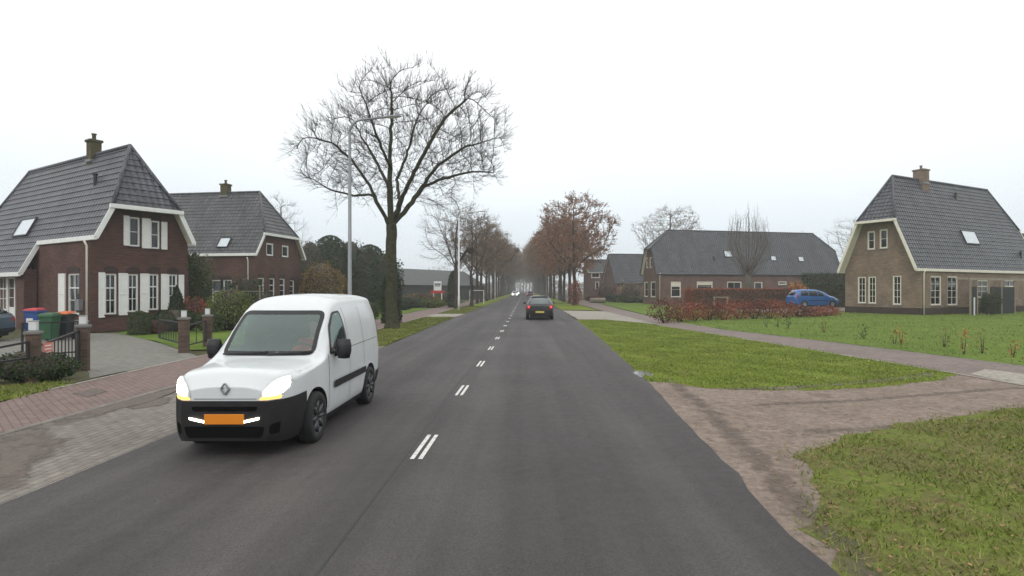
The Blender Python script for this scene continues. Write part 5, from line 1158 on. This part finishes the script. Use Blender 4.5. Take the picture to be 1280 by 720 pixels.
cb.panel('rear_bumper', [[(-.80, .22), (.80, .22), (.82, .52), (.60, .58), (-.60, .58), (-.82, .52)]], 'y', 'bumper_black', ca, .014, 1)
cb.panel('tailgate_seam', [[(-.60, .60), (.60, .60), (.60, .607), (-.60, .607)]], 'y', 'black_plastic', ca, .008, 1)
for sd in (1, -1):
    k = cb.panel('tail_light', [rnd([(sd * .56, .66), (sd * .80, .68), (sd * .795, .90), (sd * .62, .93)], .05)], 'y', 'lamp_red', ca, .012, 1); cb.panel('tail_bulb', [rnd([(sd * .60, .74), (sd * .73, .74), (sd * .73, .85), (sd * .63, .86)], .03)], 'y', 'tail_on', k, .018, 1)
    cb.panel('side_window', [rnd([(1.45, .96), (3.25, 1.0), (3.05, 1.30), (2.0, 1.34), (1.75, 1.28)], .05)], 'x', 'window_glass', ca, .008, sd)
    for yc in (.72, 3.20): wheel(ca, sd * .745, yc, .30, .19, 'rim_alloy', 7, sd)
    m = MB(); m.lathe([(.02, -.08), (.07, -.07), (.085, 0), (.07, .07), (.02, .08)], 12, Matrix.Translation((sd * .93, 1.35, 1.0)) @ Matrix.Diagonal((1.1, .6, .9, 1))); m.build('wing_mirror', 'car_black', ca, True)
m = MB(); m.box((-.26, 3.945, .44), (.26, 3.965, .55)); m.build('licence_plate', 'plate_yellow', ca, bevel=.004)
m = MB(); M0 = Matrix.Translation((0, 3.905, .80)) @ Matrix.Rotation(math.pi / 2, 4, 'X'); m.lathe([(.07, -.03), (.07, .01), (.001, .02)], 20, M0); m.build('badge', 'chrome', ca, True)
m = MB(); m.tube([(.0, 3.72, 1.02), (.20, 3.66, 1.06), (.42, 3.62, 1.08)], .014, 6); m.build('rear_wiper', 'black_plastic', ca)
m = MB(); m.bar((-.5, 3.28, 1.425), (.5, 3.28, 1.425), .12, .03); m.build('spoiler', 'car_black', ca, bevel=.01)
under(cb, ca, 'black_plastic', .18, .5, .6, .1, 3.8, 0)

# --- blue people carrier by the green hedge (nose to the right)
bk = [(0, .32, .55, .55, .60, .45, .03), (.08, .26, .70, .66, .74, .56, .05), (.4, .20, .80, .78, .90, .64, .07), (.95, .18, .85, .90, 1.06, .68, .07), (1.5, .18, .86, .98, 1.40, .64, .06), (2.1, .18, .86, 1.0, 1.58, .61, .06), (3.0, .18, .86, 1.02, 1.62, .61, .06), (3.9, .20, .86, 1.03, 1.56, .60, .05), (4.2, .26, .84, 1.03, 1.32, .60, .04), (4.32, .30, .80, .96, 1.10, .60, .02), (4.36, .36, .74, .8, .9, .58, 0)]
bp = A(1043.5, 362, 56)
ba, bb = hatch('blue_car', (bp.x, bp.y, .22), math.radians(90 + 6), 'car_blue', 'bright blue people carrier parked in front of the green hedge', bk, [(.78, .31, .35), (3.50, .31, .35)], 4.36)
for sd in (1, -1):
    bb.panel('side_window', [rnd([(1.50, 1.02), (2.15, 1.02), (2.15, 1.50), (1.98, 1.48), (1.75, 1.34)], .05)], 'x', 'window_glass', ba, .008, sd); bb.panel('side_window', [rnd([(2.22, 1.02), (3.02, 1.04), (3.02, 1.52), (2.22, 1.51)], .05)], 'x', 'window_glass', ba, .008, sd); bb.panel('side_window', [rnd([(3.09, 1.05), (3.85, 1.06), (3.72, 1.48), (3.09, 1.52)], .05)], 'x', 'window_glass', ba, .008, sd)
    bb.panel('rub_strip', [rnd([(1.2, .58), (3.1, .60), (3.1, .66), (1.2, .64)], .02)], 'x', 'bumper_black', ba, .012, sd)
    bb.panel('tail_light', [rnd([(4.10, .85), (4.27, .85), (4.20, 1.25), (4.10, 1.25)], .03)], 'x', 'lamp_red', ba, .012, sd); bb.panel('headlight', [rnd([(.12, .62), (.5, .72), (.55, .84), (.3, .80)], .03)], 'x', 'lamp_clear', ba, .012, sd)
    for yc in (.78, 3.50): wheel(ba, sd * .765, yc, .31, .19, 'rim_alloy', 7, sd)
    m = MB(); m.lathe([(.02, -.08), (.07, -.07), (.085, 0), (.07, .07), (.02, .08)], 12, Matrix.Translation((sd * .95, 1.42, 1.06)) @ Matrix.Diagonal((1.1, .6, .9, 1))); m.build('wing_mirror', 'car_blue', ba, True)
bb.panel('windscreen', [rnd([(-.60, 1.10), (.60, 1.10), (.54, 1.54), (-.54, 1.54)], .08)], 'y', 'window_glass', ba, .008, -1); bb.panel('rear_window', [rnd([(-.56, 1.10), (.56, 1.10), (.50, 1.48), (-.50, 1.48)], .08)], 'y', 'window_glass', ba, .008, 1)
under(bb, ba, 'black_plastic', .18, .5, .6, .1, 4.2, 0)

# --- slate car at the far edge of the driveway, only its tail in view (tail towards +x)
sp = A(-24, 0, 20.6)
sa, sb = hatch('slate_car', (sp.x - 3.94 * math.cos(math.radians(6)), sp.y + .35, .0), math.radians(-84), 'car_slate', 'slate blue car parked on the driveway, only its tail in view', ck, [(.72, .30, .34), (3.20, .30, .34)], 3.94)
sb.panel('rear_window', [rnd([(-.56, .985), (.56, .985), (.49, 1.36), (-.49, 1.36)], .08)], 'y', 'window_glass', sa, .008, 1); sb.panel('rear_bumper', [[(-.80, .22), (.80, .22), (.82, .46), (-.82, .46)]], 'y', 'bumper_black', sa, .014, 1)
for sd in (1, -1):
    sb.panel('tail_light', [rnd([(sd * .50, .70), (sd * .80, .72), (sd * .79, .88), (sd * .55, .86)], .04)], 'y', 'lamp_red', sa, .014, 1); sb.panel('side_light', [rnd([(3.60, .74), (3.90, .72), (3.88, .86), (3.62, .87)], .03)], 'x', 'lamp_red', sa, .012, sd)
    sb.panel('side_window', [rnd([(1.45, .96), (3.35, 1.0), (3.10, 1.30), (2.0, 1.34), (1.75, 1.28)], .05)], 'x', 'window_glass', sa, .008, sd)
    for yc in (.72, 3.20): wheel(sa, sd * .745, yc, .30, .19, 'rim_alloy', 7, sd)
under(sb, sa, 'black_plastic', .18, .5, .6, .1, 3.8, 0)
# --- far oncoming cars with their lamps lit
for i, (x, Y, lab) in enumerate(((-2.3, 150, 'nearest of the far pale cars coming out of the mist, lamps lit'), (-2.4, 205, 'second far pale car coming out of the mist, lamps lit'))):
    fa, fb = hatch('pale_car', (x, Y, 0), 0, 'car_pale', lab, ck, [(.72, .30, .34), (3.20, .30, .34)], 3.94)
    fb.panel('windscreen', [rnd([(-.56, 1.0), (.56, 1.0), (.49, 1.36), (-.49, 1.36)], .08)], 'y', 'window_glass', fa, .01, -1)
    for sd in (1, -1):
        fb.panel('headlight', [rnd([(sd * .42, .58), (sd * .68, .60), (sd * .66, .76), (sd * .45, .72)], .04)], 'y', 'headlight_far', fa, .02, -1)
        for yc in (.72, 3.20): wheel(fa, sd * .745, yc, .30, .19, 'rim_alloy', 0, sd)
dk, db = hatch('dark_car', (1.6, 152, 0), math.pi, 'car_black', 'tiny dark red lit car far ahead beyond the black hatchback', ck, [(.72, .30, .34), (3.20, .30, .34)], 3.94)
for sd in (1, -1):
    db.panel('tail_light', [rnd([(sd * .56, .66), (sd * .80, .68), (sd * .795, .90), (sd * .62, .93)], .05)], 'y', 'tail_on', dk, .012, 1)
    for yc in (.72, 3.20): wheel(dk, sd * .745, yc, .30, .19, 'rim_alloy', 0, sd)
db.panel('rear_window', [rnd([(-.56, .985), (.56, .985), (.49, 1.36), (-.49, 1.36)], .08)], 'y', 'window_glass', dk, .012, 1)
# ------------------------------------------------------------------ street furniture
m_plain('lamp_grey', (.22, .23, .235), .5, .08, 2, metal=.3); m_plain('lamp_white', (.6, .61, .61), .5, .06, 2); m_plain('bin_blue', (.03, .085, .26), .45, .15, 4); m_plain('bin_green', (.022, .085, .035), .45, .15, 4); m_plain('bin_black', (.02, .022, .026), .45, .15, 4); m_plain('lid_red', (.42, .03, .04), .45, .1); m_plain('lid_orange', (.55, .12, .02), .45, .1)
m_plain('sign_white', (.75, .75, .73), .5, .04); m_plain('sign_red', (.45, .04, .03), .5, .06); m_plain('sign_pink', (.62, .20, .15), .6, .1, 30); m_plain('lantern_glass', (.62, .63, .62), .3, .05); m_plain('stone_cap', (.16, .15, .14), .8, .2); m_plain('post_wood', (.25, .21, .16), .8, .2, 6); m_plain('bucket_white', (.6, .6, .6), .5, .08)
m_plain('fence_black', (.010, .010, .013), .6, .2, 5); m_plain('pot_pale', (.42, .40, .36), .7, .15)
def street_lamp(loc, hgt, arm, d, label, mat='lamp_grey', group=None):
    t = empty('street_lamp', loc, 0, label, 'street lamp', group); m = MB(); m.tube([(0, 0, -.05), (0, 0, 1.2), (0, 0, 1.25), (0, 0, hgt - .55)], [.105, .10, .082, .055], 14)
    k = m.build('pole', mat, t, True); m = MB(); m.box((-.045, -.112, .5), (.045, -.09, .9)); m.build('hatch', mat, k)
    m = MB(); pts = [(0, 0, hgt - .58)]
    for a in np.linspace(0, math.pi / 2 - .12, 7): pts.append((d * .55 * (1 - math.cos(a)), 0, hgt - .58 + .5 * math.sin(a)))
    pts.append((d * arm, 0, hgt + .02)); m.tube(pts, [.052] * 4 + [.042] * 5, 10); m.build('arm', mat, t, True)
    m = MB(); M = Matrix.Translation((d * (arm + .28), 0, hgt + .035)) @ Matrix.Rotation(d * math.radians(-4), 4, 'Y'); m.lathe([(.001, .065), (.10, .05), (.13, 0), (.12, -.02)], 18, M @ Matrix.Diagonal((2.7, 1.0, 1, 1))); hd = m.build('lamp_head', mat, t, True)
    m = MB(); m.lathe([(.11, -.02), (.09, -.045), (.001, -.055)], 18, M @ Matrix.Diagonal((2.6, 1, 1, 1)), False); m.build('lamp_glass', 'lantern_glass', hd, True); return t
street_lamp((-6.94, 23.9, 0), 8.7, 1.45, 1, 'nearest grey street lamp with a curved arm, in front of the big bare tree')
street_lamp((-5.72, 52.7, 0), 8.7, 1.75, 1, 'pale second street lamp beside the thin bare tree past the path', 'lamp_white')
street_lamp((-5.6, 116, 0), 8.7, 1.6, 1, 'small far street lamp among the bare avenue tree trunks', 'lamp_white')
street_lamp((6.15 + .25, 93.5, 0), 9.0, 1.6, -1, 'tall grey street lamp rising through the rusty brown tree crowns', 'lamp_grey')
street_lamp((5.6, 150, 0), 9.0, 1.6, -1, 'farther thin street lamp among the brown tree trunks', 'lamp_grey')

def pillar(px, py, wd, top, label, light=True, rz=.4):
    p = G(px, py); t = empty('gate_pillar', p, rz, label, 'pillar'); m = MB(); m.box((-wd / 2, -wd / 2, -.02), (wd / 2, wd / 2, top - .06)); m.build('shaft', 'brick_pillar', t, bevel=.012)
    m = MB(); m.box((-wd / 2 - .03, -wd / 2 - .03, top - .06), (wd / 2 + .03, wd / 2 + .03, top)); m.build('cap', 'stone_cap', t, bevel=.012)
    if light:
        l = empty('pillar_lantern', (p.x, p.y, top), rz, label.replace('brown brick gate pillar', 'white lantern topping the pillar'), 'lantern'); m = MB(); m.box((-.07, -.07, .015), (.07, .07, .20)); m.build('glass', 'lantern_glass', l, bevel=.02)
        m = MB(); m.box((-.08, -.08, 0), (.08, .08, .015)); m.box((-.08, -.08, .201), (.08, .08, .213)); m.build('frame', 'grey_metal', l, bevel=.004)
    return p
P1 = pillar(42, 478, .21, 1.02, 'brown brick gate pillar beside the low dark hedge'); P2 = pillar(104, 464, .22, 1.05, 'brown brick gate pillar nearest the wheelie bins and the barred gate', True)
P3 = pillar(230, 441, .27, 1.03, 'brown brick gate pillar holding the short black gate leaf'); P4 = pillar(259.5, 433, .26, 1.03, 'brown brick gate pillar half hidden by the front of the white van')
def gate(name, a, b, z0, z1, za, zb, n, label, mat='black_metal', sag=0):
    a = Vector((a[0], a[1], 0)); b = Vector((b[0], b[1], 0)); t = empty(name, a, 0, label, 'gate'); d = b - a; m = MB()
    m.bar((0, 0, za), d + Vector((0, 0, zb)), .035, .04); m.bar((0, 0, z0), d + Vector((0, 0, z0)), .035, .04); m.bar((0, 0, z0 - .02), Vector((0, 0, za + .02)), .04); m.bar(d + Vector((0, 0, z0 - .02)), d + Vector((0, 0, zb + .02)), .04); m.build('frame', mat, t)
    m = MB()
    for i in range(1, n):
        q = d * (i / n); m.bar(q + Vector((0, 0, z0)), q + Vector((0, 0, za + (zb - za) * i / n)), .016, .016)
    m.build('bars', mat, t); return t
e = (P2 - P1).normalized()
g1 = gate('garden_gate', P1 + e * .17, P2 - e * .17, .22, .9, .72, .92, 11, 'low black barred gate with a pink sign between two brick pillars')
q = P1 + e * .42; nrm = Vector((e.y, -e.x, 0)); m = MB(); c = (P1 + e * .38) - (P1 + e * .17)
m.box((-.15, -.006, .38), (.15, .006, .76), Matrix.Translation(c + nrm * .03) @ Matrix.Rotation(math.atan2(e.y, e.x), 4, 'Z')); sg_ = m.build('sign', 'sign_pink', g1)
m = MB()
for i, (w0, zz) in enumerate(((.10, .70), (.11, .63), (.07, .56), (.11, .49), (.09, .43))): m.box((-w0, -.009, zz - .012), (w0, -.0065, zz + .012), Matrix.Translation(c + nrm * .03) @ Matrix.Rotation(math.atan2(e.y, e.x), 4, 'Z'))
m.build('sign_lines', 'sign_white', sg_)
r0 = G(28, 452); r1_ = G(98, 447); t = gate('driveway_rail', (r0.x, r0.y), (r1_.x, r1_.y), .16, .9, .98, .98, 2, 'thin black railing behind the barred gate, in front of the wheelie bins')
g2 = gate('garden_gate', G(228, 437), G(199, 428.5), .18, .85, .82, .82, 14, 'short black gate leaf swung open beside the brick pillar')
m = MB(); 
for px, py, hz in ((200, 392, 0), (200, 429, 0)): pass
g3 = gate('garden_railing', P3 + (P4 - P3).normalized() * .2, P4 - (P4 - P3).normalized() * .2, .2, .82, .78, .84, 2, 'thin black railing linking two brick pillars behind the white van')
# short black stub fence going left out of the picture
g4 = gate('driveway_rail', P1 - e * .17, P1 - e * 1.5 + nrm * -.2, .5, .8, .82, .72, 2, 'thin black rail running from the brick pillar to the low hedge')

def wheelie(px, py, Y, hgt, wd, body, lid, label, rz=.12):
    p = A(px, 0, Y); t = empty('wheelie_bin', (p.x, p.y, 0), rz, label, 'bin'); b, tp = wd * .40, wd * .5
    m = MB(); v = [(-b, -b, .06), (b, -b, .06), (b, b * 1.1, .06), (-b, b * 1.1, .06), (-tp, -tp, hgt - .1), (tp, -tp, hgt - .1), (tp, tp * 1.15, hgt - .1), (-tp, tp * 1.15, hgt - .1)]
    m.add(v, [(0, 3, 2, 1), (4, 5, 6, 7), (0, 1, 5, 4), (1, 2, 6, 5), (2, 3, 7, 6), (3, 0, 4, 7)]); k = m.build('body', body, t, bevel=.03, seg=3)
    m = MB(); m.box((-tp - .025, -tp - .025, hgt - .16), (tp + .025, tp * 1.15 + .02, hgt - .10)); m.build('rim', body, k, bevel=.012)
    m = MB(); m.add([(-tp - .02, -tp - .04, hgt - .10), (tp + .02, -tp - .04, hgt - .10), (tp + .02, tp * 1.15, hgt - .08), (-tp - .02, tp * 1.15, hgt - .08), (-tp + .02, -tp + .02, hgt - .03), (tp - .02, -tp + .02, hgt - .03), (tp - .03, tp, hgt), (-tp + .03, tp, hgt)], [(0, 3, 2, 1), (4, 5, 6, 7), (0, 1, 5, 4), (1, 2, 6, 5), (2, 3, 7, 6), (3, 0, 4, 7)]); m.build('lid', lid, t, bevel=.015)
    m = MB(); m.tube([(-tp, tp * 1.15 + .06, hgt - .12), (tp, tp * 1.15 + .06, hgt - .12)], .018, 8); m.build('handle', body, t, True)
    for sd in (1, -1): m = MB(); m.lathe([(.06, -.02), (.1, -.025), (.1, .025), (.06, .02)], 16, Matrix.Translation((sd * b * 1.05, b * 1.1, .1)) @ Matrix.Rotation(math.pi / 2, 4, 'Y')); m.build('wheel', 'tyre', t, True)
    return t, tp, b, hgt
bt_, tp, b, hg_ = wheelie(43, 412, 22.6, 1.16, .46, 'bin_blue', 'lid_red', 'blue wheelie bin with a red lid, farthest from the drainpipe of the brick house')
m = MB(); m.box((-.14, -tp * .93 - .012, .62), (.08, -tp * .93 + .0, .78)); m.build('sticker', 'sign_white', bt_)
wheelie(62, 415, 21.6, 1.02, .47, 'bin_green', 'bin_green', 'all green wheelie bin between the blue one and the black one'); bk_, tp, b, hg_ = wheelie(81, 414, 22.2, 1.05, .44, 'bin_black', 'lid_orange', 'black wheelie bin with an orange lid, next to the green bin')
m = MB(); m.box((-.14, -tp * .93 - .01, .66), (-.03, -tp * .93 + .005, .76)); m.build('sticker', 'sign_white', bk_)
p = A(101, 0, 22.6); t = empty('planter', (p.x, p.y, 0), 0, 'pale plant pot on the drive beside the white drainpipe', 'pot'); m = MB(); m.lathe([(.16, 0), (.20, .4), (.23, .62), (.25, .64), (.25, .68), (.21, .68), (.20, .6)], 20); m.build('pot', 'pot_pale', t, True); m = MB(); m.lathe([(.20, .6), (.15, .62), (.001, .63)], 20, None, False); m.build('soil', 'soil', t, True)
# sign, far bus stop post
sp_ = A(547, 362, 66); t = empty('shop_sign', (sp_.x, sp_.y, 0), 0, 'small white sign board on a red frame before the dark grey barn', 'sign'); m = MB(); m.box((-.42, -.05, 1.75), (.42, .05, 2.75)); m.build('board', 'sign_white', t, bevel=.02)
m = MB(); m.box((-.75, -.06, 1.45), (.75, .06, 1.74)); m.build('red_band', 'sign_red', t, bevel=.02); m = MB(); m.box((-.34, -.056, 2.38), (.34, -.051, 2.52)); m.box((-.30, -.056, 2.2), (.30, -.051, 2.3)); m.build('dark_lines', 'black_plastic', t)
for sd in (1, -1): m = MB(); m.box((sd * .45 - .05, -.05, 0), (sd * .45 + .05, .05, 1.45)); m.build('leg', 'sign_white', t)
b_ = A(596, 362, 78); t = empty('goalpost', (b_.x, b_.y, 0), 0, 'thin white goal shaped frame beyond the second lamp post', 'frame'); m = MB(); m.bar((-.9, 0, 0), (-.9, 0, 1.7), .08); m.bar((.9, 0, 0), (.9, 0, 1.7), .08); m.bar((-.94, 0, 1.74), (.94, 0, 1.74), .08); m.build('bars', 'lamp_white', t)
# tall dark garden post between the two houses
b_ = A(233.5, 0, 31); t = empty('garden_post', (b_.x, b_.y, 0), 0, 'tall dark post with a rail among the shrubs between the two brick houses', 'post'); m = MB(); m.bar((0, 0, 0), (0, 0, 2.75), .12); m.build('post', 'black_metal', t); m = MB(); m.bar((.3, 3, 0), (.3, 3, 2.4), .10); m.build('post', 'black_metal', t)
b_ = A(296, 0, 34); t = empty('garden_rail', (b_.x, b_.y, 0), 0, 'thin pale wooden rail frame in front of the house without shutters', 'rail'); m = MB(); m.bar((0, 0, 0), (0, 0, 2.1), .06); m.bar((1.3, 0, 0), (1.3, 0, 2.1), .06); m.bar((-.9, 0, 1.75), (1.4, 0, 1.75), .05); m.build('rails', 'post_wood', t)
# fence panels and pergola beside the right house
d_ = Matrix.Rotation(2.062, 3, 'Z') @ Vector((0, -1, 0))
t = empty('pergola', A(1213, 0, 43.2).xy.to_3d(), math.atan2(d_.y, d_.x), 'pale wooden pergola frame with black fence panels along the brown brick house', 'pergola')
m = MB(); m.bar((-.2, 0, 2.62), (9, 0, 2.62), .09, .16); m.bar((-.2, .9, 2.68), (9, .9, 2.68), .09, .12); m.build('beam', 'post_wood', t)
for x in (0, .9, 2.55, 4.4, 6.4, 8.6): m = MB(); m.bar((x, 0, 0), (x, 0, 2.54), .10); m.build('post', 'post_wood', t)
for x0, x1 in ((.06, .84), (2.62, 4.34), (4.46, 6.34)):
    m = MB(); k = max(3, int((x1 - x0) / .15)); w = (x1 - x0) / k
    for i in range(k): m.box((x0 + i * w + .004, -.02 + .006 * (i % 2), .05), (x0 + (i + 1) * w - .004, .015, 2.05))
    m.build('fence_panel', 'fence_black', t)
m = MB(); m.bar((-.1, -.3, 0), (-.1, -.3, 1.3), .07); m.build('post', 'lamp_white', t)
# low wooden rail in the beech hedge and small trough near the far footpath
b_ = A(893, 0, 47); t = empty('wooden_rail', (b_.x, b_.y, 0), .2, 'weathered wooden rail frame standing in the ragged red hedge', 'rail'); m = MB(); m.bar((0, 0, 0), (0, 0, 1.3), .08); m.bar((1.1, 0, 0), (1.1, 0, 1.3), .08); m.bar((-.1, 0, 1.25), (1.2, 0, 1.25), .07, .08); m.build('rails', 'post_wood', t)
b_ = A(738, 0, 84); t = empty('log_trough', (b_.x + 1.0, b_.y, 0), .3, 'low brown log shaped trough on the lawn beyond the first rusty tree', 'trough'); m = MB(); m.lathe([(.001, -1.1), (.33, -1.1), (.35, -1), (.35, 1), (.33, 1.1), (.001, 1.1)], 14, Matrix.Translation((0, 0, .35)) @ Matrix.Rotation(math.pi / 2, 4, 'Y')); m.build('trough', 'post_wood', t, True)
# ------------------------------------------------------------------ the misty air
m = MB(); m.box((-400, -18, -1.05), (400, 700, 24)); hz = m.build('haze', 'white_paint'); tag(hz, kind='stuff', label='thin grey morning mist filling the air over the road')
hz.data.materials.clear(); hm = bpy.data.materials.new('mist'); hm.use_nodes = True; hm.node_tree.nodes.clear(); ho = hm.node_tree.nodes.new('ShaderNodeOutputMaterial'); hv = hm.node_tree.nodes.new('ShaderNodeVolumePrincipled')
hv.inputs['Color'].default_value = (.93, .95, .97, 1); hv.inputs['Density'].default_value = .0010; hv.inputs['Anisotropy'].default_value = .2; hm.node_tree.links.new(hv.outputs[0], ho.inputs['Volume']); hz.data.materials.append(hm)

soft('path_patch', [G(85, 493), G(118, 485), G(142, 490), G(108, 499)], .0155, .02, 41, .8)
